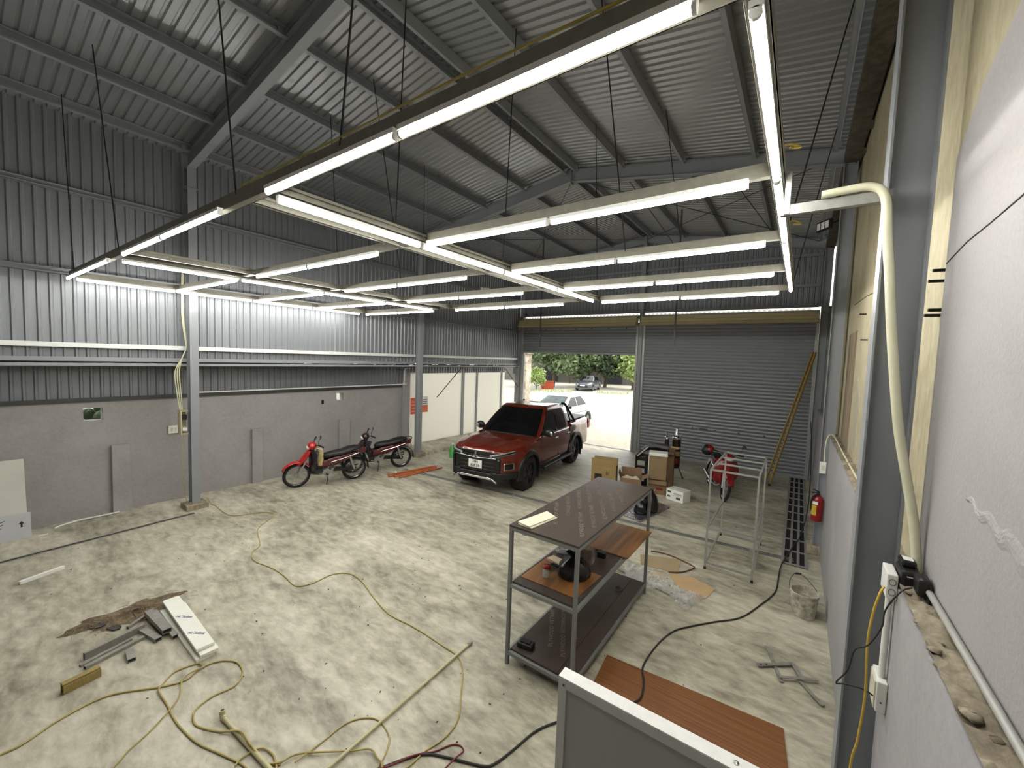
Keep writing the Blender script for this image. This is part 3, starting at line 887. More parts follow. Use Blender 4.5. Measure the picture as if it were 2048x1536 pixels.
for k in range(3):
    a = math.radians(90 + 120 * k); d = Vector((math.cos(a), math.sin(a))); p = Vector((-d.y, d.x)); r = .085
    q = [Vector((0, 0)), d * r * .5 + p * r * .29, d * r, d * r * .5 - p * r * .29]
    em.prism([(v.x, v.y) for v in q], 0, .012, 'z')
eo = em.build('emblem', CHROME, PICK); eo.matrix_local = basis((NX + .028, 0, .865), (0, 1, 0), (0, 0, 1)); eo['label'] = 'chrome emblem of three diamonds'

# ================================================================ SALOON CARS OUTSIDE
def saloon(name, label, loc, rz, paint, glass_m, L=4.5):
    t = thing(name, label, 'car', loc, rz)
    c = CarShape(2.2, -2.25, .87, [(-2.25, .86), (-2.1, .98), (-1.4, 1.0), (1.0, .95), (1.6, .86), (2.05, .74), (2.2, .60)], .24, (1.35, -1.3), .31, .36, 1.4, .32)
    c.build(t, paint)
    k = Cab((.98, .02), (-1.75, -.95), (.76, .56), .93, 1.43); k.build(t, paint)
    k.windshield(t, glass_m); k.windshield(t, glass_m, .1, .9, True, 'rear_window', .8)
    for sg in (-1, 1):
        k.side_glass(t, TINT, sg, .66, .0, -.35, -.35); k.side_glass(t, TINT, sg, -.41, -.41, -1.3, -.95)
        wheel(t, 'wheel', 1.35, sg * .76, .31, .2, 8, GALV, sg); wheel(t, 'wheel', -1.3, sg * .76, .31, .2, 8, GALV, sg)
        m = MB().ell((.62, sg * .93, .99), (.05, .09, .06), 10, 8); m.build('wing_mirror', paint if glass_m is TINT else BLACK, t, True)
        m = MB()
        y0, y1 = (.45, .80)
        m.grid(lambda u, v: (c.xn(y0 + (y1 - y0) * u) + .012 - .1 * v, sg * (y0 + (y1 - y0) * u), .60 + .06 * u + .12 * v), 8, 3); m.build('headlight', LENS, t, True)
        m = MB().bar((.6, sg * .875, .7), (-1.2, sg * .875, .72), .01, .02); m.build('side_moulding', CHROMED, t)
    m = MB(); m.grid(lambda u, v: (c.xn(-.5 + u) + .012, -.5 + u, .36 + .16 * v), 10, 2); m.build('grille', GLOSS, t, True)
    MB().lo((2.215, -.24, .50), (2.225, .24, .60)).build('number_plate', WHITE, t)
    return t
SILVER = mat('dark_grey_car_paint', (74, 80, 88), .25, .4, .04, 2, coat=.6)
WPAINT = mat('white_car_paint', (236, 236, 234), .25, 0, .02, 2, coat=.6)
saloon('sedan', 'dark grey saloon car parked under the trees across the street', (-17.6, 38.6, 0), math.radians(-80), SILVER, TINT)
saloon('sedan', 'white car parked just outside the open shutter behind the pickup', (-8.75, 16.1, 0), math.radians(-91), WPAINT, mat('reflective_windscreen', (70, 80, 78), .05, .5, .5, 5))

# ================================================================ UNDERBONE MOTORBIKES
def bike_wheel(root, nm, x, R=.28, w=.05, rim_m=CHROMED):
    m = MB().lathe([(R - .055, -w * .5), (R - .025, -w * .62), (R - .004, -w * .3), (R, 0), (R - .004, w * .3), (R - .025, w * .62), (R - .055, w * .5), (R - .055, -w * .5)], 32, (0, 0, 0), 'y', False)
    t = m.build(nm, RUBBER, root, True); t.location = (x, 0, R)
    MB().lathe([(R - .054, -w * .42), (R - .07, -w * .25), (R - .07, w * .25), (R - .054, w * .42)], 32, (0, 0, 0), 'y', False).build('rim', rim_m, t, True)
    m = MB().cyl((0, -.05, 0), (0, .05, 0), .045, 12).cyl((0, -.02, 0), (0, .02, 0), .06, 12); m.build('hub', GALV, t, True)
    m = MB()
    for k in range(28):
        a = 2 * math.pi * k / 28; b = a + (.5 if k % 2 else -.5); s = .035 if k % 4 < 2 else -.035
        m.cyl((math.cos(b) * .045, s, math.sin(b) * .045), (math.cos(a) * (R - .07), 0, math.sin(a) * (R - .07)), .0022, 4, cap=False)
    o_ = m.build('spokes', GALV, t); o_['kind'] = 'stuff'
    return t

def motorbike(label, front, rear, red, red2, lean, shield=None, dark_front=False, mirrors=2):
    f = Vector(front); r = Vector(rear); d = f - r; mid = (f + r) / 2
    t = thing('motorbike', label, 'motorbike', (mid.x, mid.y, 0), math.atan2(d.y, d.x))
    t.rotation_euler = Euler((-lean, 0, math.atan2(d.y, d.x)), 'XYZ')
    ax = .61
    bike_wheel(t, 'front_wheel', ax); bike_wheel(t, 'rear_wheel', -ax, .28, .06)
    # fork
    for sg in (-1, 1):
        MB().cyl((ax - .01, sg * .075, .28), (ax - .20, sg * .07, .70), .018, 8).build('fork_leg', GALV, t, True)
    # front fender
    m = MB()
    m.grid(lambda u, v: (ax + (.315 + .012 * math.cos(math.pi * (v - .5))) * math.cos(math.radians(25 + 140 * u)), (v - .5) * (.11 + .04 * math.sin(math.pi * u)), .28 + (.315 + .012 * math.cos(math.pi * (v - .5))) * math.sin(math.radians(25 + 140 * u))), 18, 6)
    o_ = m.build('front_fender', red, t, True, 60); o_.modifiers.new('thickness', 'SOLIDIFY').thickness = .008
    # fairing over the fork, from the headlight down to the fender
    rings = []
    for (x, z, w, h) in ((.60, .50, .05, .03), (.56, .56, .085, .05), (.48, .66, .10, .055), (.41, .76, .11, .05), (.37, .84, .09, .04)):
        rings.append([(x + h * math.cos(a) * .9, w * math.sin(a), z + h * .4 * math.cos(a)) for a in [2 * math.pi * i / 12 for i in range(12)]])
    loft(rings, True).build('front_cowl', red2 if dark_front else red, t, True, 60)
    # leg shields
    for sg in (-1, 1):
        m = MB()
        def fn(u, v):
            z = .86 - .56 * u
            x = .38 - .02 * u + .10 * v * math.sin(math.pi * u)
            y = sg * (.05 + v * (.11 + .12 * math.sin(math.pi * min(1, .15 + u * .8))))
            return (x - .16 * v, y, z)
        m.grid(fn, 12, 5); o_ = m.build('leg_shield', shield or red, t, True, 60); o_.modifiers.new('thickness', 'SOLIDIFY').thickness = .012
    # headlight cowl and lens
    m = MB().ell((.33, 0, .93), (.10, .125, .085), 16, 10, (0, .35, 0)); hc = m.build('headlight_cowl', red2 if dark_front else red, t, True)
    MB().ell((.395, 0, .905), (.055, .085, .05), 14, 8, (0, .5, 0)).build('headlight', mat('clear_lens', (210, 212, 208), .1, .2, .05, 10), hc, True)
    # handlebar, grips, levers, mirrors
    m = MB().tube(smooth_path([(.18, -.33, 1.0), (.24, -.18, .99), (.28, 0, .95), (.24, .18, .99), (.18, .33, 1.0)], 5), .012, 8); hb = m.build('handlebar', BLACK, t, True)
    for sg in (-1, 1):
        MB().cyl((.225, sg * .21, 1.0), (.175, sg * .34, 1.002), .019, 10).build('grip', RUBBER, hb, True)
        MB().tube([(.26, sg * .17, .99), (.285, sg * .25, .985), (.24, sg * .33, .985)], .006, 6).build('lever', GALV, hb, True)
        if mirrors == 2 or sg > 0:
            MB().tube(smooth_path([(.24, sg * .2, 1.0), (.25, sg * .24, 1.10), (.23, sg * .27, 1.18)], 4), .005, 6).build('mirror_stem', BLACK, hb, True)
            MB().ell((.225, sg * .285, 1.215), (.014, .055, .04), 12, 8, (0, -.15, 0)).build('mirror', CHROMED, hb, True)
    # spine, inner shield, engine
    m = MB().tube(smooth_path([(.33, 0, .88), (.26, 0, .66), (.12, 0, .50), (-.15, 0, .52), (-.5, 0, .62)], 5), .045, 10); m.build('frame_spine', BLACK, t, True)
    MB().lo((-.02, -.07, .40), (.33, .07, .56)).build('inner_cover', BLACK, t, bevel=.03)
    m = MB().cyl((.02, -.085, .30), (.02, .085, .30), .085, 16); m.build('crankcase', GALV, t, True)
    m = MB().cyl((-.13, -.075, .31), (-.13, .075, .31), .07, 14); m.build('gearbox_cover', GALV, t, True)
    m = MB()
    for k in range(7): m.cyl((.10 + k * .026, 0, .33), (.114 + k * .026, 0, .333), .062, 12)
    m.build('cylinder_fins', STEEL_D, t, True)
    MB().tube(smooth_path([(.26, -.03, .30), (.22, -.07, .22), (.0, -.10, .2), (-.2, -.12, .23)], 5), .016, 8).build('exhaust_pipe', GALV, t, True)
    MB().cyl((-.2, -.125, .235), (-.72, -.14, .33), .036, 12, .045).build('muffler', CHROMED, t, True)
    # swing arm, chain case, shocks
    for sg in (-1, 1):
        MB().bar((-.12, sg * .075, .33), (-ax, sg * .075, .28), .022, .04).build('swing_arm', STEEL_D, t)
        MB().cyl((-ax + .02, sg * .095, .30), (-.47, sg * .10, .62), .024, 10).build('shock_absorber', GALV, t, True)
    MB().bar((-.14, .085, .35), (-ax - .02, .085, .30), .03, .085).build('chain_case', BLACK, t, bevel=.02)
    # side panels and tail
    for sg in (-1, 1):
        m = MB()
        def fn(u, v):
            x = .18 - .98 * u
            zc = .50 + .22 * u ** 1.3; hh = lerp([(0, .05), (.3, .10), (.6, .075), (1, .03)], u)
            y = sg * (.075 + .05 * math.sin(math.pi * min(1, u * 1.15)) * (.7 + .3 * math.sin(math.pi * v)) - .02 * u)
            return (x, y, zc + hh * (2 * v - 1))
        m.grid(fn, 16, 6); o_ = m.build('side_panel', red2, t, True, 60); o_.modifiers.new('thickness', 'SOLIDIFY').thickness = .01
        m = MB().tube(smooth_path([(-.05, sg * .128, .55), (-.35, sg * .137, .62), (-.66, sg * .115, .70)], 4), .008, 6); m.build('chrome_stripe', CHROME, t, True)
    m = MB().lo((-.84, -.06, .66), (-.60, .06, .76)); m.build('tail_section', red2, t, bevel=.025)
    MB().ell((-.83, 0, .735), (.03, .075, .04), 12, 8).build('tail_light', mat('red_lens', (150, 16, 12), .2, 0, 0), t, True)
    m = MB().tube(smooth_path([(-.55, .12, .76), (-.78, .13, .80), (-.86, 0, .82), (-.78, -.13, .80), (-.55, -.12, .76)], 4), .011, 8); m.build('grab_rail', BLACK, t, True)
    # seat
    rings = []
    for (x, z, w, h) in ((.10, .655, .05, .03), (.06, .68, .085, .05), (-.1, .705, .11, .055), (-.3, .725, .13, .05), (-.45, .765, .135, .06), (-.62, .795, .12, .05), (-.72, .80, .07, .03)):
        rings.append([(x, w * math.copysign(abs(math.sin(a)) ** .7, math.sin(a)), z + h * math.copysign(abs(math.cos(a)) ** .8, math.cos(a))) for a in [2 * math.pi * i / 16 for i in range(16)]])
    loft(rings, True).build('seat', mat('black_vinyl', (18, 18, 19), .5, 0, .1, 10), t, True, 60)
    # rear fender
    m = MB()
    m.grid(lambda u, v: (-ax + .325 * math.cos(math.radians(60 + 125 * u)), (v - .5) * .13, .28 + .325 * math.sin(math.radians(60 + 125 * u)) + .0), 14, 4)
    o_ = m.build('rear_fender', BLACK, t, True, 60); o_.modifiers.new('thickness', 'SOLIDIFY').thickness = .008
    MB().sheet([(-.86, -.08, .62), (-.86, .08, .62), (-.92, .08, .45), (-.92, -.08, .45)], .004).build('number_plate', WHITE, t)
    MB().bar((.02, .15, .27), (.02, -.15, .27), .022, .022).build('foot_rest', RUBBER, t)
    MB().tube([(-.02, .09, .26), (-.0, .13, .15), (.03, .17, .035)], .011, 8).build('side_stand', STEEL_D, t, True)
    return t
RED = mat('red_plastic', (168, 22, 22), .3, 0, .06, 4, coat=.4)
DRED = mat('dark_red_plastic', (84, 14, 24), .28, 0, .06, 4, coat=.5)
SHIELD = mat('blue_black_plastic', (22, 20, 28), .3, 0, .1, 4, coat=.4)
CRED = mat('crimson_plastic', (120, 10, 18), .25, 0, .06, 4, coat=.5)
MAROON = mat('maroon_black_plastic', (40, 14, 16), .3, 0, .06, 4, coat=.4)
motorbike('red motorbike in front of the other, nearest the near column', (-8.86, 4.51, 0), (-8.50, 5.69, 0), RED, DRED, math.radians(9), SHIELD, mirrors=1)
motorbike('dark maroon motorbike parked behind the red one, beside the middle column', (-8.98, 5.98, 0), (-8.53, 7.08, 0), MAROON, DRED, math.radians(9), SHIELD, mirrors=1)
motorbike('crimson motorbike facing the camera beside the closed shutter', (-1.22, 10.02, 0), (-1.68, 11.14, 0), CRED, CRED, math.radians(9), mirrors=1)
# ================================================================ SHELF UNIT
FILM = mat('black_film_plywood', (66, 57, 51), .24, 0, .12, 3, bump=.05, bscale=60)
PRINT = mat('plywood_print', (98, 87, 76), .45, 0, 0)
TUBEM = mat('grey_square_tube', (118, 120, 118), .45, .2, .08, 10)
BROWNW = wood('brown_wood_grain', (98, 64, 32), (142, 98, 54), (14, 1.2, 14), .3)
BROWNX = wood('brown_wood_grain_floor', (108, 68, 36), (132, 86, 48), (1.2, 60, 14), .35)
sx0, sx1, sy0, sy1, sh = -2.17, -1.47, 3.17, 5.25, 1.4
sh_o = thing('shelf_unit', 'three-level grey steel shelf unit with black plywood boards', 'shelf', ((sx0 + sx1) / 2, (sy0 + sy1) / 2, 0))
W2, L2 = (sx1 - sx0) / 2, (sy1 - sy0) / 2
leg0 = None
for a in (-1, 1):
    for b in (-1, 1):
        MB().lo((a * W2 - .016, b * L2 - .016, 0), (a * W2 + .016, b * L2 + .016, sh - .018)).build('leg', TUBEM, sh_o)
for z in (sh - .036, .80, .12):
    for a in (-1, 1):
        MB().lo((a * W2 - .015, -L2 + .016, z - .016), (a * W2 + .015, L2 - .016, z + .016)).build('rail', TUBEM, sh_o)
        MB().lo((-W2 + .016, a * L2 - .015, z - .016), (W2 - .016, a * L2 + .015, z + .016)).build('rail', TUBEM, sh_o)
for z, nm in ((sh - .02, 'top'), (.816, 'mid'), (.136, 'low')):
    if nm == 'low':
        bd = MB().lo((-W2 + .02, -L2 + .02, z), (W2 - .16, L2 - .02, z + .018)).build('shelf_board', FILM, sh_o)
        MB().lo((W2 - .155, -L2 + .02, z), (W2 - .01, .05, z + .018)).build('shelf_board', FILM, sh_o)
        MB().lo((W2 - .155, .055, z), (W2 - .01, L2 - .02, z + .018)).build('shelf_board', FILM, sh_o)
    elif nm == 'mid':
        bd = MB().lo((-W2 + .018, -L2 + .018, z), (W2 - .018, L2 - .018, z + .018)).build('shelf_board', FILM, sh_o)
    else:
        bd = MB().lo((-W2 - .016, -L2 - .016, z), (W2 + .016, L2 + .016, z + .02)).build('shelf_board', FILM, sh_o)
    zt = z + (.0205 if nm == 'top' else .0185)
    dv, uv = (-.46, .888, 0), (-.888, -.46, 0)
    for k in range(-5, 4 if nm == 'top' else 0):
        for x0, y0 in ((-.166, .32), (.166, -.32)) if nm != 'low' else ((-.166, .32), (.0, 0)):
            y = k * .27 + y0
            if -L2 + .3 < y < L2 - .3 and not (nm == 'mid' and y > .1):
                text_mesh('printed_lettering', 'PLYWOOD VIETNAM', .064, PRINT, bd, basis((x0, y, zt), dv, uv), .0003, 1.0)
for (x, y) in ((-.2, -L2 + .015), (.2, -L2 + .015)):
    MB().lo((x - .02, y - .03, sh - .062), (x + .02, y, sh - .055)).build('bracket_tab', GALV, sh_o)
OFFW = mat('cream_white_board', (204, 200, 178), .5, 0, .03, 6)
def slab(name, label, cat, corners, z, t, m_, grp=None):
    if sum(p[0] * q[1] - q[0] * p[1] for p, q in zip(corners, corners[1:] + corners[:1])) < 0: corners = corners[::-1]
    o_ = MB().sheet([(x, y, z) for x, y in corners], t).build(name, m_, bevel=min(.003, t * .3))
    return tag(o_, label, cat, grp)
slab('white_board', 'short cream-white board lying on top of the shelf unit, uppermost of two', 'board', [(-2.13, 3.21), (-1.98, 3.18), (-1.91, 3.56), (-2.05, 3.63)], sh + .016, .012, OFFW)
slab('white_board', 'cream-white board under the uppermost one on top of the shelf unit', 'board', [(-2.12, 3.20), (-1.96, 3.19), (-1.90, 3.58), (-2.05, 3.62)], sh + .001, .014, OFFW)
ZS = .835
slab('wood_board', 'brown wood-grain board on the middle shelf under the black bag', 'board', [(-2.13, 3.30), (-1.53, 3.30), (-1.50, 3.82), (-2.13, 3.84)], ZS, .006, BROWNW)
slab('wood_board', 'brown wood-grain board at the far end of the middle shelf', 'board', [(-2.05, 4.34), (-1.41, 4.34), (-1.41, 5.22), (-2.05, 5.22)], ZS, .012, BROWNW)
ZI = ZS + .0065
jar = thing('glass_jar', 'small clear glass jar with a red lid on the wood board', 'jar', (-1.93, 3.44, ZI))
MB().lathe([(.028, 0), (.032, .006), (.032, .07), (.024, .082), (.024, .092), (.021, .092), (.021, .08), (.029, .068), (.029, .008), (.0, .006)], 18, cap=False).build('jar_body', glass('clear_glass', (200, 205, 200), .35), jar, True)
MB().lathe([(.026, .09), (.027, .112), (.02, .116), (0, .116)], 18, cap=False).build('lid', mat('red_lid', (150, 34, 22), .35, 0, .1, 20), jar, True)
tape = thing('red_roll', 'small red roll behind the jar on the middle shelf', 'roll', (-2.0, 3.60, ZI + .022), .4)
MB().lathe([(.022, -.03), (.032, -.03), (.032, .03), (.022, .03), (.022, -.03)], 18, axis='x', cap=False).build('roll_body', mat('red_tape', (128, 34, 26), .35, 0, .1, 10), tape, True)
ph = thing('mobile_phone', 'black phone lying on the wood board beside the bag', 'phone', (-1.93, 3.68, ZI), math.radians(-12))
MB().lo((-.085, -.036, 0), (.085, .036, .012)).build('phone_body', BLACK, ph, bevel=.006)
MB().lo((-.078, -.031, .012), (.078, .031, .0128)).build('screen', GLOSS, ph)
slab('paper_pack', 'pale flat pack with brown mark behind the phone', 'pack', [(-2.09, 3.74), (-1.74, 3.68), (-1.72, 3.78), (-2.07, 3.84)], ZI, .03, mat('pale_card', (206, 186, 160), .6, 0, .1, 8))
def bag(name, label, loc, r, h, seed, mm):
    rr = random.Random(seed); ph_ = [rr.uniform(0, 6) for _ in range(6)]
    m = MB(); 
    prof = [(.75, 0), (1.0, .06), (1.05, .25), (.95, .5), (.72, .72), (.40, .86), (.22, .92), (.30, 1.0)]
    n = 26; vs = []
    for j, (k, z) in enumerate(prof):
        for i in range(n):
            t = 2 * math.pi * i / n
            f = 1 + .07 * math.sin(3 * t + ph_[0] + z * 3) + .06 * math.sin(7 * t + ph_[1] - z * 4) + rr.uniform(-.03, .03)
            vs.append((k * r * f * math.cos(t), k * r * f * math.sin(t), z * h * (1 + .05 * math.sin(2 * t + ph_[2]))))
    fs = [(j * n + i, j * n + (i + 1) % n, (j + 1) * n + (i + 1) % n, (j + 1) * n + i) for j in range(len(prof) - 1) for i in range(n)]
    fs += [tuple(range(n))[::-1]]
    m.add(vs, fs)
    t_ = thing(name, label, 'bag', loc)
    m.build('sack', mm, t_, True, 60)
    m = MB()
    for sg in (-1, 1): m.sheet([(sg * .02, -.02, h * .93), (sg * .02, .03, h * .93), (sg * r * .5, .05, h * 1.1), (sg * r * .55, -.03, h * 1.06)], .004)
    for sg in (-1, 1):
        MB().sheet([(sg * .01, -.02, h * .92), (sg * .01, .03, h * .92), (sg * r * .5, .05, h * 1.1), (sg * r * .55, -.03, h * 1.05)], .004).build('tied_ear', mm, t_)
    return t_
BAGM = mat('black_bag_plastic', (14, 14, 16), .22, 0, 0, bump=.5, bscale=14)
bag('plastic_bag', 'black plastic bag on the wood board on the middle shelf', (-1.73, 3.66, ZI), .155, .21, 1, BAGM)
bx = thing('screw_pack', 'clear wrapped pack of brown dowels behind the black bag', 'pack', (-1.78, 4.0, .837), .2)
for k in range(6): MB().lo((-.085 + k * .03, -.05, 0), (-.06 + k * .03, .05, .15)).build('wood_block', BROWNW, bx, bevel=.003)
MB().lo((-.095, -.06, 0), (.105, .06, .155)).build('plastic_wrap', glass('clear_wrap', (220, 222, 220), .22, .15), bx)
for i, (x, y) in enumerate(((-2.04, 4.0), (-1.98, 4.12))):
    b_ = thing('bracket_pack', ('clear bag of metal brackets near the left edge of the middle shelf', 'clear bag of metal brackets beside the dowel pack')[i], 'hardware', (x, y, .8345), .3 + i)
    for k in range(3): MB().bar((-.06, k * .02 - .02, .012 + .01 * k), (.06, k * .02 - .01, .016 + .01 * k), .02, .008).build('metal_bracket', GALV, b_)
    MB().ell((0, 0, .028), (.085, .05, .028), 14, 8).build('clear_bag', glass('clear_wrap', (220, 222, 220), .22, .15), b_, True)
pb = thing('black_box', 'small black box on the middle shelf beside the far wood board', 'box', (-1.66, 4.2, .8345), .1)
MB().lo((-.045, -.03, 0), (.045, .03, .055)).build('box_body', BLACK, pb, bevel=.004); MB().lo((-.047, -.032, .05), (.047, .032, .062)).build('box_lid', BLACK, pb, bevel=.004)
rc = thing('power_tool_battery', 'black flat battery case on the lowest shelf at the near corner', 'battery', (-2.04, 3.30, .155), .15)
MB().lo((-.08, -.05, 0), (.08, .05, .05)).build('case', BLACK, rc, bevel=.012); MB().lo((-.05, -.03, .05), (.05, .03, .062)).build('latch', RUBBER, rc, bevel=.004)
rg = thing('metal_ring', 'small dark metal ring on the lowest shelf near the far end', 'ring', (-1.68, 4.86, .158))
MB().tube([(.04 * math.cos(t), .055 * math.sin(t), .006) for t in [2 * math.pi * i / 16 for i in range(16)]], .006, 6, True).build('ring_wire', STEEL_D, rg, True)

# ================================================================ BOARD IN THE FOREGROUND, FLOOR PANEL
fb = thing('framed_board', 'large dark grey framed board with a white top edge, in front of the shelf unit', 'board', (-.40, 2.04, 0))
GREYF = mat('matt_grey_face', (146, 147, 142), .6, 0, .04, 5)
GREYB = mat('grey_frame_face', (172, 173, 172), .5, 0, .04, 5)
MB().lo((-.56, -.030, .05), (.56, .03, 1.14)).build('face_panel', GREYF, fb)
for (a, b) in (((-.61, -.04, 0), (-.56, .04, 1.2)), ((.56, -.04, 0), (.61, .04, 1.2)), ((-.56, -.04, 1.145), (.56, .04, 1.2)), ((-.56, -.04, 0), (.56, .04, .05))):
    MB().lo(a, b).build('frame_bar', GREYB, fb, bevel=.002)
MB().lo((-.61, -.04, 1.2), (.61, .04, 1.206)).build('white_edge', mat('white_edge_paint', (214, 214, 210), .5, 0, .06, 14), fb)
MB().cyl((-.575, -.041, 1.165), (-.575, -.045, 1.165), .006, 10).build('screw', BLACK, fb)
for x in (.28,):
    MB().lathe([(.012, 0), (.012, .003), (.004, .004)], 14, (x, .0, 1.206)).build('screw_ring', CHROMED, fb)
MB().lo((-.24, -.04, 1.2055), (-.238, .04, 1.2066)).build('tape_seam', OFFW, fb)
slab('wood_board', 'large brown wood-grain board lying on the floor behind the framed board', 'board', [(-1.42, 3.87), (.08, 3.97), (.16, 3.22), (-1.36, 3.2)], .002, .016, BROWNX)

# ================================================================ OPEN METAL FRAME
mf = thing('tube_rack', 'empty open frame of thin galvanised tube with black foot caps', 'frame', (-.66, 7.2, 0))
xs = (-.30, .30); ys = (-.74, .74); hz = 1.5
for x in xs:
    for y in ys:
        MB().lo((x - .013, y - .013, .03), (x + .013, y + .013, hz)).build('leg', GALV, mf)
        MB().lo((x - .016, y - .016, 0), (x + .016, y + .016, .04)).build('foot_cap', RUBBER, mf)
    for z in (hz - .013, .62, .10): MB().lo((x - .012, ys[0] + .013, z - .012), (x + .012, ys[1] - .013, z + .012)).build('side_rail', GALV, mf)
for y, z in ((-.74, hz - .013), (.74, hz - .013), (-.25, hz - .013), (.25, hz - .013), (-.74, .62), (-.25, .62), (.74, .10), (-.74, .10)):
    MB().lo((xs[0] + .013, y - .012, z - .012), (xs[1] - .013, y + .012, z + .012)).build('cross_rail', GALV, mf)

# ================================================================ LEANING LADDER
BAMB = mat('yellow_ladder_paint', (150, 124, 62), .5, 0, .15, 20, stretch=(1, 1, 4))
ld = thing('ladder', 'long yellow ladder leaning into the corner beside the closed shutter', 'ladder', (-.56, 12.2, 0))
p0 = Vector((0, 0, .0)); p1 = Vector((.80, .95, 3.42)); off = Vector((.11, -.09, 0))
for k in (0, 1):
    MB().bar(p0 + off * k, p1 + off * k * .5, .05, .028, off).build('rail', BAMB, ld)
    MB().lo((off.x * k - .03, off.y * k - .03, 0), (off.x * k + .03, off.y * k + .03, .05)).build('foot', RUBBER, ld)
for i in range(12):
    t = .06 + i * .078; a = p0.lerp(p1, t); b = (p0 + off).lerp(p1 + off * .5, t)
    MB().cyl(a, b, .012, 8).build('rung', BAMB, ld, True)

# ================================================================ CARTONS, CAR PART, TANK by the doorway
CARD = mat('brown_cardboard', (142, 120, 76), .75, 0, .08, 6)
CARDD = mat('darker_cardboard', (124, 98, 70), .75, 0, .12, 6)
def carton(label, loc, rz, w, d, h, flaps, m_=CARD, grp=None, extra=None):
    t = thing('carton', label, 'box', loc, rz, grp); e = .006
    m = MB().lo((-w/2, -d/2, 0), (w/2, d/2, e)).lo((-w/2, -d/2, e), (w/2, -d/2 + e, h)).lo((-w/2, d/2 - e, e), (w/2, d/2, h)).lo((-w/2, -d/2 + e, e), (-w/2 + e, d/2 - e, h)).lo((w/2 - e, -d/2 + e, e), (w/2, d/2 - e, h))
    m.build('box_body', m_, t)
    for (side, ang, ln) in flaps:
        if side in 'fb':
            y = -d/2 if side == 'f' else d/2; s = -1 if side == 'f' else 1
            q = [(-w/2, y, h), (w/2, y, h), (w/2, y + s * ln * math.cos(ang), h + ln * math.sin(ang)), (-w/2, y + s * ln * math.cos(ang), h + ln * math.sin(ang))]
        else:
            x = -w/2 if side == 'l' else w/2; s = -1 if side == 'l' else 1
            q = [(x, -d/2, h), (x, d/2, h), (x + s * ln * math.cos(ang), d/2, h + ln * math.sin(ang)), (x + s * ln * math.cos(ang), -d/2, h + ln * math.sin(ang))]
        MB().sheet(q, .005).build('flap', m_, t)
    return t
c1 = carton('tall brown carton with a dark cutout, left of the open carton', (-3.58, 8.98, 0), math.radians(12), .56, .30, .60, (('f', 1.5, .16), ('b', 1.45, .14)))
MB().lo((-.20, -.156, .10), (-.03, -.151, .40)).build('dark_cutout', mat('brown_black_print', (40, 28, 18), .8, 0, .1, 8), c1)
for x in (.06, .10): MB().lo((x, -.155, .38), (x + .012, -.151, .46)).build('printed_mark', mat('brown_black_print', (40, 28, 18), .8, 0, .1, 8), c1)
c2 = carton('open brown carton filled with white packing', (-3.03, 9.22, 0), math.radians(16), .46, .36, .36, (('b', 1.35, .17), ('r', .5, .16), ('l', 1.2, .12)), CARDD)
for k in range(7):
    m = MB().ell((0, 0, 0), (.06, .045, .03), 8, 6); m.v = [(a * rnd.uniform(.8, 1.2), b * rnd.uniform(.8, 1.2), c * rnd.uniform(.8, 1.3)) for a, b, c in m.v]
    o_ = m.build('packing_piece', OFFW, c2); o_.location = (-.15 + .05 * k, rnd.uniform(-.1, .1), .33)
for sx in (-1, 1): MB().lo((-.2, -.15, .02), (.2, .15, .31)).build('packing_fill', CARDD, c2) if sx > 0 else None
lowc = carton('torn brown carton under the tall wrapped carton', (-2.54, 9.63, 0), math.radians(14), .38, .34, .32, (('f', -1.0, .10), ('r', -.9, .07)), CARDD)
MB().lo((-.04, -.175, .10), (.12, -.171, .16)).build('red_label', mat('red_label', (110, 30, 26), .6, 0, .1, 9), lowc)
tc = thing('carton', 'tall wrapped brown carton with white foam on top, standing on the torn one', 'box', (-2.55, 9.63, .325), math.radians(14))
MB().lo((-.19, -.14, 0), (.19, .14, .56)).build('box_body', mat('tan_cardboard', (128, 108, 76), .65, 0, .12, 5), tc, bevel=.008)
m = MB().lo((-.205, -.155, .545), (.205, .155, .62)); m.build('foam_cap', mat('white_foam', (222, 222, 216), .7, 0, .03, 9, bump=.2, bscale=30), tc, bevel=.015)
MB().lo((-.205, -.152, .1), (-.19, .0, .56)).build('foam_edge', mat('white_foam', (222, 222, 216), .7), tc, bevel=.006)
carton('closed brown carton behind the black car part', (-2.62, 10.35, 0), math.radians(10), .50, .40, .86, (('f', -.02, .2), ('b', -.02, .2)), CARDD)
# black moulded car part (a roll-bar leg with windows)
cpz = thing('car_part', 'black moulded roll bar leg with three windows, standing by the cartons', 'car part', (-3.02, 9.95, 0), math.radians(8))
m = MB()
for (a, b) in (((-.16, 0), (-.11, .74)), ((.07, 0), (.14, .78))): m.lo((a[0], -.03, a[1]), (b[0], .03, b[1]))
for (z0, z1) in ((.0, .10), (.24, .30), (.42, .48), (.60, .78)): m.lo((-.12, -.03, z0), (.08, .03, z1))
m.lo((-.075, -.028, .08), (-.055, .028, .26))
m.build('leg_plate', BLACK, cpz, bevel=.01)
rings = []
for (x, z, h) in ((-.12, .70, .05), (-.02, .84, .06), (.14, .97, .07), (.32, 1.0, .075), (.55, .98, .085), (.60, .97, .08)):
    rings.append([(x, -.10, z - h), (x, .10, z - h), (x, .12, z), (x, .10, z + h * .8), (x, -.10, z + h * .8), (x, -.12, z)])
loft(rings, True).build('roll_bar_arm', BLACK, cpz, True, 30)
MB().bar((-.10, -.125, .73), (.16, -.125, 1.0), .01, .03).build('chrome_strip', CHROME, cpz)
for (x, z) in ((.0, .70), (.06, .71)): MB().cyl((x, -.031, z), (x, -.036, z), .016, 10).build('bolt', CHROMED, cpz)
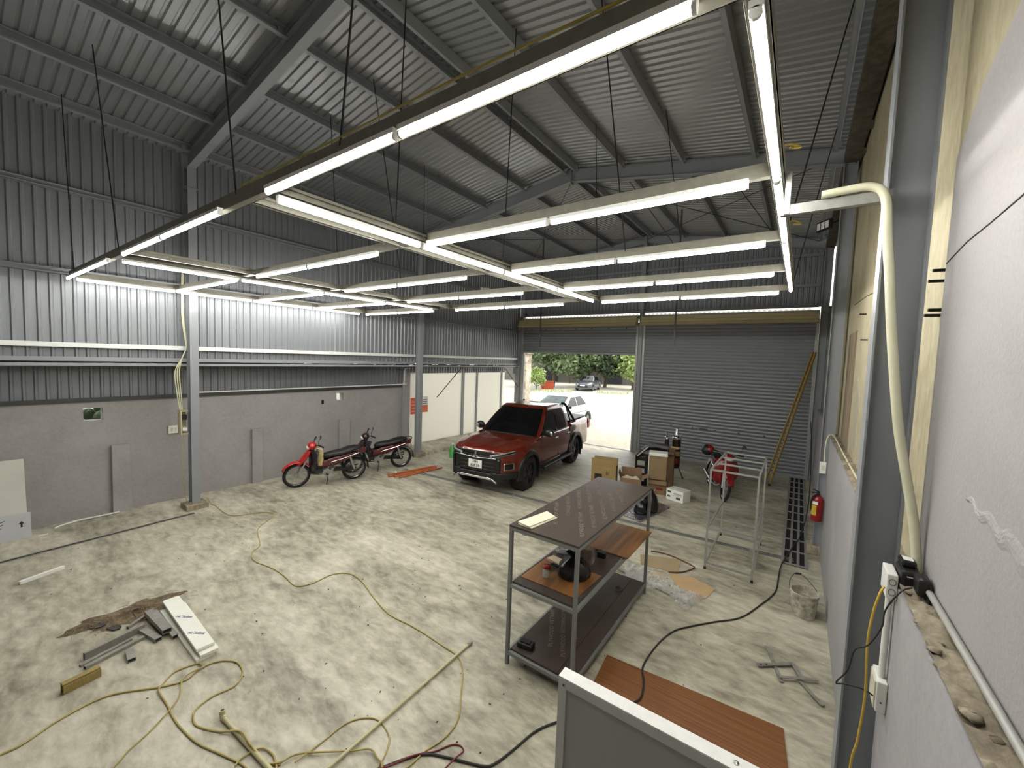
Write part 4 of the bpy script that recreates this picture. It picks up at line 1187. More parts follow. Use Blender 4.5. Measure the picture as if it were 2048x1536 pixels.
# pressure tank on legs
tk = thing('pressure_tank', 'slim dark pressure tank with a chrome head standing on splayed legs', 'tank', (-2.52, 11.16, 0))
DARKT = mat('dark_tank_glass', (34, 22, 16), .15, 0, .2, 5)
MB().lathe([(.06, .26), (.105, .29), (.11, .34), (.11, .98), (.10, 1.03)], 22).build('tank_body', DARKT, tk, True)
for z, h, c in ((.40, .14, (120, 30, 26)), (.60, .12, (150, 130, 90)), (.78, .06, (190, 170, 120))):
    MB().lathe([(.1115, z), (.1125, z + .004), (.1125, z + h), (.1115, z + h)], 22, cap=False).build('label_band', mat('label_%d' % c[0], c, .4, 0, .3, 18), tk, True)
MB().lathe([(.105, 1.03), (.112, 1.05), (.10, 1.09), (.05, 1.12), (.035, 1.14), (.035, 1.30), (.03, 1.31)], 20).build('chrome_head', CHROME, tk, True)
for a in (.4, 2.5, 4.6):
    MB().cyl((.08 * math.cos(a), .08 * math.sin(a), .30), (.2 * math.cos(a), .2 * math.sin(a), .01), .013, 8).build('leg', STEEL_D, tk, True)
    MB().ell((.2 * math.cos(a), .2 * math.sin(a), .02), (.024, .024, .02), 10, 6).build('foot', RUBBER, tk, True)
for a in (0., 2.0, 4.2):
    MB().cyl((.08 * math.cos(a), .08 * math.sin(a), 1.08), (.13 * math.cos(a), .13 * math.sin(a), 1.17), .012, 8).build('valve', CHROME, tk, True)
tk2 = thing('gas_cylinder', 'thin dark cylinder with a chrome cap left of the pressure tank', 'cylinder', (-2.75, 11.10, 0))
MB().lathe([(.05, .0), (.055, .02), (.055, 1.0), (.03, 1.06)], 16).build('cylinder_body', DARKT, tk2, True)
MB().lathe([(.055, 1.0), (.058, 1.02), (.04, 1.08), (.012, 1.10), (.012, 1.2), (.02, 1.22)], 14).build('cap', CHROME, tk2, True)
# white printed box
wbx = thing('white_box', 'small white printed carton on the floor right of the wrapped carton', 'box', (-2.02, 9.40, 0), math.radians(-18))
MB().lo((-.20, -.15, 0), (.20, .15, .24)).build('box_body', WHITE, wbx, bevel=.004)
INKG = mat('grey_ink', (70, 70, 66), .7, 0, 0)
for (x0, x1, z0, z1) in ((-.17, -.08, .16, .20), (-.02, .17, .165, .175), (-.02, .17, .145, .152), (.04, .14, .05, .10), (-.17, -.10, .06, .10), (-.02, .16, .118, .124)):
    MB().lo((x0, -.1515, z0), (x1, -.150, z1)).build('printed_mark', INKG, wbx)
MB().lo((-.2, -.02, .24), (.2, .02, .2408)).build('tape_strip', OFFW, wbx)
# foil board and bags
slab('foil_board', 'flat board wrapped in shiny black film under the black bags', 'board', [(-2.70, 7.68), (-2.26, 7.55), (-2.02, 8.75), (-2.47, 8.90)], .003, .035, mat('shiny_film', (150, 150, 156), .14, .8, .8, 22, bump=.9, bscale=30))
bag('plastic_bag', 'larger black bin bag on the film-wrapped board on the floor', (-2.27, 8.20, .04), .15, .42, 5, BAGM)
bag('plastic_bag', 'smaller black bin bag on the film-wrapped board on the floor', (-2.38, 7.93, .04), .11, .26, 9, BAGM)

# ================================================================ FIRE EXTINGUISHER, BUCKET, BRACKETS
ex = thing('fire_extinguisher', 'red fire extinguisher with a yellow label hung on the right column', 'fire extinguisher', (.36, 7.98, .60))
MB().lathe([(.07, 0), (.078, .02), (.078, .34), (.06, .39), (.028, .41), (.028, .43)], 20).build('cylinder', mat('extinguisher_red', (136, 12, 14), .25, 0, .04, 4, coat=.5), ex, True)
m = MB(); m.grid(lambda u, v: (.0795 * math.cos(math.radians(180 + 80 * u)), .0795 * math.sin(math.radians(180 + 80 * u)), .10 + .16 * v), 8, 1); m.build('yellow_label', mat('yellow_label', (190, 160, 50), .5, 0, .2, 30), ex, True)
m = MB(); m.grid(lambda u, v: (.0795 * math.cos(math.radians(180 + 90 * u)), .0795 * math.sin(math.radians(180 + 90 * u)), .27 + .05 * v), 8, 1); m.build('white_label', WHITE, ex, True)
MB().cyl((0, 0, .42), (0, 0, .47), .022, 10).bar((0, 0, .47), (-.07, -.03, .50), .02, .014).build('valve', BLACK, ex)
MB().bar((0, 0, .455), (-.08, -.03, .445), .02, .01).build('handle', BLACK, ex)
MB().tube(smooth_path([(.02, -.03, .44), (-.06, -.07, .40), (-.085, -.04, .28), (-.08, -.02, .16)], 5), .011, 8).build('hose', RUBBER, ex, True)
MB().lo((-.03, .07, .25), (.03, .14, .31)).build('wall_hook', STEEL_D, ex)
PAIL = concrete('mortar_spattered_plastic', (112, 106, 92), (172, 168, 152), (216, 214, 204), 5, 18, .7, .4, False)
bk = thing('bucket', 'mortar-spattered white plastic bucket beside the right wall', 'bucket', (.22, 6.02, 0), .3)
MB().lathe([(.115, 0), (.12, .008), (.138, .20), (.142, .27), (.15, .272), (.15, .295), (.14, .297), (.134, .27), (.114, .02), (0, .015)], 26, cap=False).build('pail', PAIL, bk, True)
MB().lathe([(.119, .20), (.0, .205)], 20, cap=False).build('dried_mortar', MORT, bk)
MB().tube(smooth_path([(-.147, 0, .27), (-.14, .08, .36), (-.06, .15, .44), (.02, .15, .42), (.12, .08, .33), (.147, 0, .27)], 5), .004, 6).build('wire_handle', STEEL_D, bk, True)
MB().cyl((-.07, .142, .435), (.0, .152, .437), .010, 8).build('grip', BLACK, bk, True)
GREYM = mat('bare_grey_metal', (138, 135, 128), .45, .3, .2, 14)
br1 = thing('folding_bracket', 'grey metal crossed bracket with punched holes on the floor by the right wall', 'bracket', (.0, 4.82, .004))
def flat(p, q, z, w=.05, t=.006, nm='flat_bar'):
    m = MB().bar((p[0], p[1] - 4.82, z), (q[0], q[1] - 4.82, z), w, t); return m.build(nm, GREYM, br1)
flat((-.10, 5.06), (.05, 4.56), .012, .035); flat((-.16, 4.66), (.13, 4.90), .022, .04); flat((.13, 4.90), (.20, 4.72), .03, .04); flat((.03, 4.60), (.33, 4.78), .03, .03); flat((.18, 4.70), (.36, 4.46), .012, .035)
for k in (0, 1): MB().cyl((-.13 + .045 * k, 4.685 - 4.82 + .036 * k, .0255), (-.13 + .045 * k, 4.685 - 4.82 + .036 * k, .0262), .011, 10).build('punched_hole', BLACK, br1)

# ================================================================ CARDBOARD AND PLASTIC WRAP
slab('cardboard_sheet', 'flat torn cardboard sheet on the floor right of the plastic wrap', 'cardboard', [(-1.35, 5.98), (-1.05, 6.08), (-.74, 5.93), (-.80, 5.62), (-.90, 5.52), (-1.15, 5.68)], .002, .006, mat('pale_cardboard', (178, 150, 112), .8, 0, .06, 5))
slab('cardboard_sheet', 'small cardboard scrap partly under the shelf unit', 'cardboard', [(-1.62, 5.82), (-1.44, 5.92), (-1.40, 5.80), (-1.55, 5.70)], .002, .006, mat('pale_cardboard', (178, 150, 112), .8))
slab('cardboard_sheet', 'cardboard sheet between the shelf unit and the plastic wrap', 'cardboard', [(-1.86, 6.3), (-1.30, 6.52), (-1.24, 6.05), (-1.75, 5.98)], .002, .005, mat('grey_cardboard', (150, 132, 102), .8, 0, .08, 5))
r5 = random.Random(21)
m = MB()
def crump(u, v):
    a = Vector((-1.86, 5.72)); b = Vector((-.88, 5.42)); c = a.lerp(b, u); n2 = Vector((.29, .95))
    w = .13 + .07 * math.sin(u * 7) + .09 * u
    p = c + n2 * ((v - .5) * 2 * w)
    e = max(0, 1 - (2 * v - 1) ** 2)
    z = .012 + e * (.05 + .05 * r5.random()) * (1 if 0 < u < 1 else .1)
    return (p.x + r5.uniform(-.02, .02), p.y + r5.uniform(-.02, .02), z)
m.grid(crump, 44, 14)
wrap_m = glass('crumpled_film', (225, 225, 222), .38, .12)
tag(m.build('plastic_wrap', wrap_m), 'crumpled clear plastic wrap on the floor beyond the shelf unit', 'plastic wrap')
sb = thing('steel_strip', 'long thin grey strip lying along the plastic wrap on the floor', 'strip', (-1.45, 5.50, .002))
MB().bar((-.5, .12, .012), (.55, -.16, .012), .05, .02).build('strip_bar', GREYM, sb)
tag(MB().tube(smooth_path([(-1.75, 6.5, .012), (-1.5, 6.55, .012), (-1.12, 6.42, .012), (-1.10, 6.32, .012), (-1.2, 6.12, .012), (-1.35, 5.98, .02)], 5), .010, 6).build('rubber_hose', mat('brown_rubber', (96, 66, 48), .7, 0, .1, 8)), 'short brown hose curled on the floor beside the metal frame', 'hose')

# ================================================================ LEFT-HAND FLOOR: offcuts, tubes, pipes
OP = mat('orange_conduit', (182, 104, 66), .4, 0, .12, 12)
for i, (a, b, z) in enumerate((((-8.12, 6.38), (-7.86, 7.72), .02), ((-8.0, 6.30), (-7.78, 7.70), .02), ((-7.88, 6.38), (-7.72, 7.62), .02), ((-7.98, 6.5), (-7.80, 7.55), .058), ((-7.74, 6.42), (-7.62, 7.74), .02))):
    t = thing('orange_pipe', ('orange pipe on the floor, farthest left of the loose bundle', 'orange pipe on the floor, second from the left of the bundle', 'orange pipe on the floor, second from the right of the bundle', 'short orange pipe lying on top of the loose bundle', 'orange pipe on the floor, rightmost of the loose bundle')[i], 'pipe', (a[0], a[1], z), 0, 'orange conduit pipes')
    d = (b[0] - a[0], b[1] - a[1], 0)
    MB().cyl((0, 0, 0), d, .018, 10).build('pipe_body', OP, t, True)
    MB().cyl((0, 0, 0), (d[0] * .012, d[1] * .012, 0), .022, 10).build('collar', OP, t, True)
tag(MB().lo((-7.98, 6.46, .078), (-7.93, 6.50, .12)).build('tape_scrap', WHITE), 'small white tape scrap on the orange pipes', 'tape')
GB = mat('green_bottle_plastic', (70, 170, 80), .25, 0, .15, 6)
bo = thing('green_bottle', 'bright green plastic bottle on the kerb beside the middle left column', 'bottle', (-8.62, 8.78, 0))
bo.location = (-8.24, 8.80, .0)
MB().lathe([(.09, 0), (.10, .02), (.10, .20), (.085, .25), (.035, .33), (.03, .38)], 18).build('bottle_body', GB, bo, True)
MB().lathe([(.032, .38), (.032, .42), (0, .425)], 12, cap=False).build('cap', WHITE, bo, True)

def square_tube(label, p, q, w, h, z=0.0, m_=GREYM, grp='steel tube offcuts', name='steel_tube'):
    p = Vector((p[0], p[1], z)); q = Vector((q[0], q[1], z)); d = q - p; L = d.length
    t = thing(name, label, 'tube', p, math.atan2(d.y, d.x), grp); e = .004
    m = MB().lo((0, -w/2, 0), (L, w/2, e)).lo((0, -w/2, h - e), (L, w/2, h)).lo((0, -w/2, e), (L, -w/2 + e, h - e)).lo((0, w/2 - e, e), (L, w/2, h - e))
    m.build('tube_wall', m_, t)
    MB().lo((.012, -w/2 + e, e), (L - .012, w/2 - e, h - e)).build('hollow', BLACK, t)
    return t
square_tube('long grey steel channel on edge, far one of the pair by the brass block', (-5.36, .74), (-5.47, 1.20), .03, .07)
square_tube('long thin grey steel tube, near one of the pair by the brass block', (-5.20, .72), (-5.31, 1.16), .045, .03)
square_tube('thin grey steel strip tucked between the two long steel tubes', (-5.27, .70), (-5.38, 1.08), .03, .02)
square_tube('short grey steel tube offcut lying alone near the white boards', (-5.17, 1.02), (-4.99, 1.0), .06, .035)
square_tube('grey steel tube in the heap, nearest the long channels', (-5.49, 1.17), (-5.14, 1.235), .06, .04)
square_tube('grey steel tube in the middle of the heap, lying on the others', (-5.70, 1.29), (-5.16, 1.31), .075, .045, .041)
square_tube('grey steel tube in the heap, next to the white boards', (-5.74, 1.345), (-5.06, 1.35), .05, .04)
square_tube('short grey steel tube in the heap, pointing towards the dirt', (-5.62, 1.10), (-5.72, 1.26), .03, .03)
for i, (x, y, a) in enumerate(((-5.73, 1.02, .5), (-5.90, .93, .9))):
    t = thing('end_plate', ('dark grey cut plate on the edge of the dirt, nearer the steel tubes', 'dark grey cut plate on the edge of the dirt, farther from the steel tubes')[i], 'offcut', (x, y, 0), a)
    MB().prism([(-.06, -.03), (.03, -.035), (.065, .0), (.04, .035), (-.05, .03)], .0, .018, 'z').build('plate', STEEL_D, t)
BR = mat('ochre_wood', (142, 122, 70), .6, 0, .25, 20, stretch=(1, 8, 1))
bb = thing('wood_offcut', 'ochre hollow block on the floor at lower left', 'block', (-4.97, .55, 0), math.radians(8))
MB().lo((-.035, 0, 0), (.03, .24, .012)).lo((-.035, 0, .012), (-.022, .24, .085)).lo((.017, 0, .012), (.03, .24, .07)).lo((-.035, 0, .072), (.02, .24, .085)).build('block_body', BR, bb, bevel=.002)
WFOAM = mat('white_pvc_board', (228, 228, 216), .5, 0, .03, 9)
INKB = mat('blue_ink', (70, 84, 120), .6, 0, 0)
stack = (((-5.70, 1.46), (-4.50, 1.43), .012, 'bottom'), ((-5.62, 1.52), (-4.49, 1.46), .046, 'middle'), ((-5.76, 1.50), (-4.56, 1.45), .080, 'top'))
for i, (a, b, z, nm) in enumerate(stack):
    d = Vector((b[0] - a[0], b[1] - a[1])); t = thing('white_plank', 'white plank, %s of the stack of three beside the steel tubes' % nm, 'plank', (a[0], a[1], z - .012), math.atan2(d.y, d.x), 'white planks')
    MB().lo((0, -.075, 0), (d.length, .075, .028)).build('plank_body', WFOAM, t, bevel=.002)
    if nm == 'top':
        for x in (.52, .92):
            text_mesh('printed_lettering', 'nic".kdset', .05, INKB, t, basis((x, .0, .0285), (.79, .61, 0), (-.61, .79, 0)), .0003, .9, bold=.001)
tag(MB().bar((-7.68, .53, .022), (-7.81, .92, .022), .045, .04).build('white_stick', WHITE, bevel=.002), 'short white square stick on the floor at left', 'stick')
tag(MB().bar((-9.76, 1.27, .015), (-9.74, 1.84, .02), .05, .012).build('white_strip', WHITE), 'white strip on the floor below the left pilaster', 'strip')
tag(MB().tube(smooth_path([(-9.62, 1.05, .01), (-9.70, 1.15, .012), (-9.74, 1.29, .012)], 4), .012, 6).build('white_strip', WHITE), 'short curved white strip on the floor near the leaning boards', 'strip')
tag(MB().lo((-9.45, .86, 0), (-9.42, .96, .006)).build('white_scrap', WHITE), 'tiny white scrap in front of the leaning boards', 'scrap')
# dirt pile: loose soil and straw
r6 = random.Random(5); m = MB()
def soil(u, v):
    a = u * 2 * math.pi; r = v
    e = 1 + .16 * math.sin(3 * a + 1) + .12 * math.sin(7 * a) + .08 * math.sin(13 * a + 2)
    x = -5.93 + math.cos(a) * .23 * r * e; y = 1.20 + math.sin(a) * .46 * r * e
    return (x + (y - 1.2) * .1, y, .001 + .022 * (1 - r) * (.5 + r6.random()))
m.grid(soil, 40, 8)
SOIL = concrete('loose_soil', (64, 53, 40), (100, 86, 66), (138, 124, 100), 6, 40, .95, .8, False)
o_ = m.build('soil_pile', SOIL); tag(o_, 'flat dark heap of dirt swept up behind the steel tubes', 'dirt', kind='stuff')
m = MB()
for k in range(170):
    a = r6.uniform(0, 6.28); r = r6.random() ** .6 * 1.15
    x = -5.92 + math.cos(a) * .24 * r; y = 1.20 + math.sin(a) * .5 * r
    b = r6.uniform(-.5, .9); l = r6.uniform(.03, .10); z = .012 + .04 * max(0, 1 - r)
    m.cyl((x, y, z), (x + l * math.cos(b), y + l * math.sin(b), z + r6.uniform(0, .03)), .0022, 3, cap=False)
tag(m.build('straw', mat('dry_straw', (150, 128, 92), .8, 0, .2, 30)), 'loose straw bits scattered over the heap of dirt', 'straw', kind='stuff')
# leaning boards at the far left
lb = thing('insulation_board', 'pale board leaning on the left wall at the picture edge', 'board', (-9.56, .15, 0))
MB().prism([(0, .0), (.03, .0), (-.20, 1.17), (-.23, 1.17)], -.7, .62, 'y').build('board_body', mat('pale_insulation', (196, 194, 184), .6, 0, .04, 4), lb)
gb = thing('insulation_board', 'low grey-white board with a black arrow in front of the pale leaning board', 'board', (-9.50, .15, 0))
MB().prism([(0, .0), (.02, .0), (-.045, .37), (-.065, .37)], -.7, .65, 'y').build('board_body', mat('grey_printed_board', (178, 180, 182), .6, 0, .03, 4), gb)
def on_board(y, z): return (.0215 - z * .1757, y, z)
def mark(pts, nm='printed_mark'):
    MB().sheet([on_board(y, z) for y, z in pts], .0012).build(nm, INK, gb)
mark([(.545, .17), (.565, .17), (.565, .22), (.585, .22), (.555, .26), (.525, .22), (.545, .22)], 'printed_arrow')
for k in range(3): mark([(.02 + .02 * k, .10 + .05 * k), (.04 + .02 * k, .095 + .05 * k), (.36 + .02 * k, .20 + .05 * k), (.36 + .02 * k, .21 + .05 * k)])

# poles on the floor
PALEP = mat('pale_cream_pipe', (186, 178, 140), .45, 0, .08, 8)
po = thing('long_pole', 'long thin cream pole lying diagonally in front of the shelf unit', 'pole', (-2.62, 3.13, .022))
MB().cyl((0, 0, 0), (.05, -1.75, 0), .013, 10).build('pole_tube', PALEP, po, True)
MB().lathe([(.013, -.03), (.02, -.025), (.02, .025), (.013, .03)], 12, (0, 0, 0), 'y').build('pole_fitting', GALV, po, True)
po = thing('pvc_pipe', 'cream pipe with an open elbow end among the yellow cord loops', 'pipe', (-3.60, 1.265, .022))
MB().cyl((0, 0, 0), (.80, .03, 0), .017, 12).build('pipe_tube', PALEP, po, True)
MB().tube([(0, 0, 0), (-.03, 0, .0), (-.04, 0, .012), (-.042, 0, .05)], .021, 12).build('elbow', PALEP, po, True)
MB().cyl((-.042, 0, .0495), (-.042, 0, .051), .014, 12).build('elbow_opening', BLACK, po)
# ================================================================ CORDS ON THE FLOOR
YC = mat('yellow_cord', (166, 150, 90), .55, 0, .12, 14)
BC = mat('black_cord', (34, 33, 31), .6, 0, .1, 14)
RC = mat('dark_red_cord', (112, 34, 46), .6, 0, .1, 14)
def cord(name, label, pts, r, m_, z=None, cat='cord'):
    P = [(p[0], p[1], (p[2] if len(p) > 2 else (z if z else r + .001))) for p in pts]
    return tag(MB().tube(smooth_path(P, 6), r, 6).build(name, m_, None, True, 80), label, cat)
cord('yellow_cord', 'yellow cord winding across the floor from the near left column to the front', [(-9.16, 2.97, .11), (-9.0, 2.99), (-8.89, 3.01), (-8.15, 3.0), (-7.94, 3.39), (-7.68, 3.51), (-7.44, 3.3), (-7.19, 3.03), (-6.59, 2.81), (-6.43, 2.64), (-6.14, 2.54), (-5.72, 2.6), (-5.38, 2.6), (-5.13, 2.57), (-5.02, 2.61), (-4.96, 2.74), (-4.96, 3.02), (-4.79, 3.17), (-4.49, 3.15), (-4.05, 3.02), (-3.67, 2.94), (-3.34, 2.96), (-3.1, 2.96), (-2.87, 2.95), (-2.6, 2.93), (-2.43, 2.81), (-2.27, 2.61), (-2.12, 2.41), (-2.09, 2.23), (-2.13, 2.05), (-2.14, 1.9), (-2.2, 1.7)], .007, YC)
cord('yellow_cord', 'yellow cord looping from the left picture edge around the white planks to the front', [(-4.54, 0.0), (-4.54, 0.19), (-4.54, 0.3), (-4.63, 0.52), (-4.63, 0.78), (-4.41, 1.06), (-4.33, 1.22), (-4.38, 1.33), (-4.37, 1.47), (-4.23, 1.58), (-4.04, 1.57), (-3.92, 1.46), (-3.94, 1.3), (-3.9, 1.17), (-3.81, 1.12), (-3.7, 1.12), (-3.52, 1.2), (-3.35, 1.28, .05), (-3.18, 1.28, .05), (-2.99, 1.3), (-2.88, 1.36)], .0075, YC)
cord('yellow_cord', 'yellow cord loop from the white planks under the cream pipe', [(-4.40, 1.37, .024), (-4.48, 1.35), (-4.52, 1.2), (-4.42, 1.08), (-4.35, 1.04, .02), (-4.14, 1.04), (-3.92, 1.03), (-3.73, 1.04), (-3.52, 1.07), (-3.26, 1.15), (-3.07, 1.2), (-2.9, 1.2)], .0075, YC)
cord('yellow_cord', 'thin yellow cord running from the white planks straight to the lower edge', [(-4.37, 1.35, .026), (-4.35, 1.21, .022), (-4.18, 1.14), (-4.04, 1.03, .022), (-3.94, 0.88), (-3.87, 0.75), (-3.79, 0.65), (-3.7, .5)], .006, YC)
cord('yellow_cord', 'short yellow cord loop beside the far end of the cream pipe', [(-3.12, 1.16), (-3.15, 1.21), (-3.12, 1.33), (-3.0, 1.36), (-2.92, 1.34), (-2.87, 1.32), (-2.8, 1.2)], .007, YC, .012)
cord('yellow_cord', 'yellow cord running along the lower edge below the long pole', [(-2.95, 1.3), (-2.89, 1.36), (-2.84, 1.48), (-2.57, 1.71), (-2.46, 1.81), (-2.36, 1.8), (-2.29, 1.79), (-2.2, 1.7)], .007, YC, .02)
cord('yellow_cord', 'rounded yellow cord loop crossing under the long pole', [(-2.8, 1.42, .028), (-2.81, 1.61), (-2.81, 1.83), (-2.73, 1.96), (-2.61, 2.01), (-2.44, 1.97), (-2.36, 1.88), (-2.31, 1.77), (-2.28, 1.6)], .006, YC)
cord('red_cable', 'dark red cord loop at the lower edge beside the black cable', [(-2.3, 1.7, .03), (-2.22, 1.84, .03), (-2.16, 1.98, .02), (-2.07, 2.1), (-2.01, 2.21), (-1.95, 2.25), (-1.9, 2.23), (-1.9, 2.14, .026), (-1.92, 2.0)], .006, RC)
cord('black_cable', 'long black cable running from the front past the shelf unit to the right column', [(-2.3, 1.75), (-2.18, 1.96), (-2.08, 2.06), (-1.94, 2.13), (-1.71, 2.23), (-1.65, 2.3), (-1.6, 2.48), (-1.55, 2.7), (-1.46, 2.87), (-1.33, 3.05), (-1.2, 3.19, .03), (-1.08, 3.34, .03), (-0.97, 3.51, .03), (-1.0, 3.73, .03), (-1.07, 3.93, .03), (-1.05, 4.36), (-0.97, 4.68), (-0.84, 4.89), (-0.62, 5.17), (-0.39, 5.45), (-0.22, 5.9), (-0.08, 6.38), (-0.06, 6.88), (-0.03, 7.36, .034), (0.12, 8.3, .04), (.2, 8.7, .1), (.29, 9.4, .5), (.31, 11.0, 1.3), (.31, 13.2, 1.6)], .009, BC)

# ================================================================ FLOOR CHANNELS AND GRATE
SLOT = mat('dark_slot', (22, 20, 17), .9, 0, 0)
g = thing('drain_grate', 'long steel bar grate over the drain along the right wall', 'grate', (.115, 7.42, 0))
MB().lo((-.16, 0, .001), (.16, 6.05, .003)).build('drain_opening', SLOT, g)
for x in (-.15, -.05, .05, .15): MB().lo((x - .018, 0, .003), (x + .018, 6.05, .02)).build('long_bar', GALV, g)
for k in range(12): MB().lo((-.15, .02 + k * .545, .003), (.15, .055 + k * .545, .019)).build('cross_bar', GALV, g)
g = thing('floor_channel', 'narrow steel channel set across the floor under the pickup front', 'channel', (-4.08, 7.32, 0), math.radians(4.4))
MB().lo((-4.2, -.058, .001), (4.2, .058, .003)).build('channel_opening', SLOT, g)
for y in (-.055, 0, .055): MB().lo((-4.2, y - .010, .002), (4.2, y + .010, .010)).build('long_bar', GALV, g)
for k in range(6): MB().lo((-3.9 + k * 1.5, -.075, .002), (-3.84 + k * 1.5, .075, .012)).build('cross_bar', GALV, g)
g = thing('floor_channel', 'narrow dark groove in the floor along the left wall', 'channel', (-8.64, .9, 0), math.radians(3.2))
MB().lo((-.045, -2.6, .001), (.0, 1.75, .003)).build('groove', SLOT, g)
for x in (-.06, .012): MB().lo((x - .012, -2.6, .001), (x + .012, 1.75, .006)).build('edge_bar', GREYM, g)

# ================================================================ ELECTRICS
EB = mat('beige_enclosure', (176, 168, 134), .5, 0, .06, 6)
cb_ = thing('electrical_box', 'open beige distribution box hung beside the near left column', 'electrical box', (-9.16, 2.56, 1.40))
MB().lo((-.10, 0, 0), (.06, .02, .43)).lo((-.10, .02, 0), (.06, .12, .02)).lo((-.10, .02, .41), (.06, .12, .43)).lo((-.10, .02, .02), (-.085, .12, .41)).build('enclosure', EB, cb_)
MB().lo((-.07, .03, .06), (.05, .10, .12)).build('breaker', WHITE, cb_); MB().lo((-.07, .03, .26), (.05, .10, .35)).build('breaker', BLACK, cb_)
so = thing('wall_socket', 'double white socket plate on the left wall beside the distribution box', 'socket', (-9.868, 2.58, 1.31))
MB().lo((0, 0, 0), (.02, .16, .15)).build('plate', WHITE, so, bevel=.004)
for y in (.05, .11): MB().lo((.02, y - .02, .04), (.022, y + .02, .11)).build('socket_face', OFFW, so)
CW = mat('pale_cable', (206, 204, 170), .5, 0, .06, 8)
for i, dy in enumerate((0, .03, .06)):
    cord('wall_cable', ('pale cable beside the near left column, leftmost of three', 'pale cable beside the near left column, middle of three', 'pale cable beside the near left column, rightmost of three')[i],
         [(-9.13, 2.64 - dy * .3, 4.3), (-9.13, 2.63 - dy * .3, 3.6), (-9.12, 2.66 - dy * .3, 3.2), (-9.1, 2.66, 2.98), (-9.1, 2.60, 2.80), (-9.12, 2.5 + dy, 2.55), (-9.14, 2.52 + dy, 2.2), (-9.16, 2.57 + dy * .6, 1.84)], .009, CW, cat='cable')
cord('wall_cable', 'thin yellow cable hanging from the distribution box to the column plinth', [(-9.10, 2.60, 1.39), (-9.06, 2.56, 1.0), (-9.05, 2.58, .5), (-9.04, 2.62, .16), (-9.03, 2.70, .12)], .006, YC, cat='cable')
hz_ = [(0.03, 2.575, 3.86), (.12, 2.575, 3.865), (0.22, 2.57, 3.86), (0.27, 2.57, 3.80), (0.29, 2.57, 3.61), (0.31, 2.57, 3.43), (0.33, 2.57, 3.22), (0.36, 2.57, 2.96), (0.39, 2.57, 2.73), (0.43, 2.57, 2.52), (0.47, 2.57, 2.31), (0.49, 2.56, 2.13), (.49, 2.54, 2.06)]
tag(MB().tube(smooth_path(hz_, 6), .019, 10).build('corrugated_hose', mat('cream_flexible_conduit', (206, 204, 176), .45, 0, .06, 10), None, True, 80), 'cream flexible conduit hanging from the light grid down the right column', 'conduit')
def wbox(label, loc, h, holes):
    t = thing('socket_box', label, 'socket box', loc)
    MB().lo((-.038, -.05, 0), (0, .09, h)).build('box_body', WHITE, t, bevel=.005)
    if holes:
        for z in (h * .3, h * .7):
            MB().tube([(.012 * math.cos(a) - .019, -.0508, z + .014 * math.sin(a)) for a in [2 * math.pi * i / 18 for i in range(18)]], .0018, 5, True).build('knockout_ring', GREYM, t)
    else:
        MB().lo((-.044, -.04, .01), (-.038, .08, h - .01)).build('socket_plate', OFFW, t)
        MB().cyl((-.02, -.051, .05), (-.02, -.0505, .05), .004, 8).build('screw', BLACK, t)
    return t
wbox('upper white socket box at the top of the low right wall', (.419, 2.50, 1.975), .115, True)
wbox('lower white socket box on the low right wall with a black plug', (.419, 2.50, 1.435), .145, False)
tag(MB().cyl((.401, 2.50, 1.582), (.401, 2.50, 1.974), .013, 12).build('conduit_pipe', WHITE, None, True), 'white conduit pipe between the two socket boxes on the right', 'pipe')
cord('yellow_cord', 'yellow cable hanging down the right column from the upper socket box', [(.375, 2.46, 2.02), (.357, 2.42, 2.0), (.34, 2.42, 1.895), (.332, 2.42, 1.749), (.34, 2.42, 1.513), (.329, 2.42, 1.287), (.312, 2.42, 1.137), (.30, 2.42, .6), (.30, 2.4, .01)], .005, mat('bright_yellow_cable', (200, 166, 60), .5, 0, .08, 10), cat='cable')
ch = thing('battery_charger', 'black battery charger and adaptor lying on the rough ledge', 'charger', (.472, 2.49, 2.048))
MB().lo((-.05, -.05, .0), (.02, .09, .075)).build('charger_body', BLACK, ch, bevel=.015)
MB().lo((-.045, .0, .075), (.01, .08, .105)).build('charger_dock', BLACK, ch, bevel=.01)
MB().lo((-.035, .01, .1055), (.0, .06, .107)).build('label', WHITE, ch)
MB().lo((-.03, -.0505, .05), (-.01, -.05, .055)).build('white_line', WHITE, ch)
MB().lo((-.01, -.13, .005), (.035, -.045, .085)).build('adaptor', BLACK, ch, bevel=.015)
MB().ell((.03, -.10, .02), (.012, .04, .06), 10, 8).build('strap', BLACK, ch, True)
cord('black_lead', 'thin black lead from the charger on the ledge to the lower socket box', [(.455, 2.40, 2.075), (.42, 2.40, 2.042), (.378, 2.40, 1.945), (.371, 2.40, 1.861), (.332, 2.40, 1.761), (.291, 2.42, 1.707), (.272, 2.42, 1.6), (.235, 2.42, 1.52), (.267, 2.42, 1.529), (.33, 2.42, 1.537), (.372, 2.46, 1.50)], .0035, BC, cat='cable')
tag(MB().tube(smooth_path([(.500, 2.40, 2.085), (.50, 1.8, 2.088), (.50, 1.2, 2.088), (.50, -.5, 2.088)], 4), .012, 10).build('ledge_pipe', mat('grey_conduit', (158, 158, 152), .4, .1, .06, 10), None, True), 'grey pipe running along the rough ledge of the right wall', 'pipe')
cord('ledge_cable', 'pale cable running along the far ledge and down its end', [(.505, 2.9, 1.97), (.51, 4.5, 1.97), (.50, 6.5, 1.965), (.49, 7.9, 1.975), (.43, 8.0, 1.965), (.40, 8.02, 1.8), (.40, 8.03, 1.55)], .010, CW, cat='cable')
sw = thing('switch_box', 'small white switch box on the end of the far low wall', 'switch box', (.40, 7.99, 1.36))
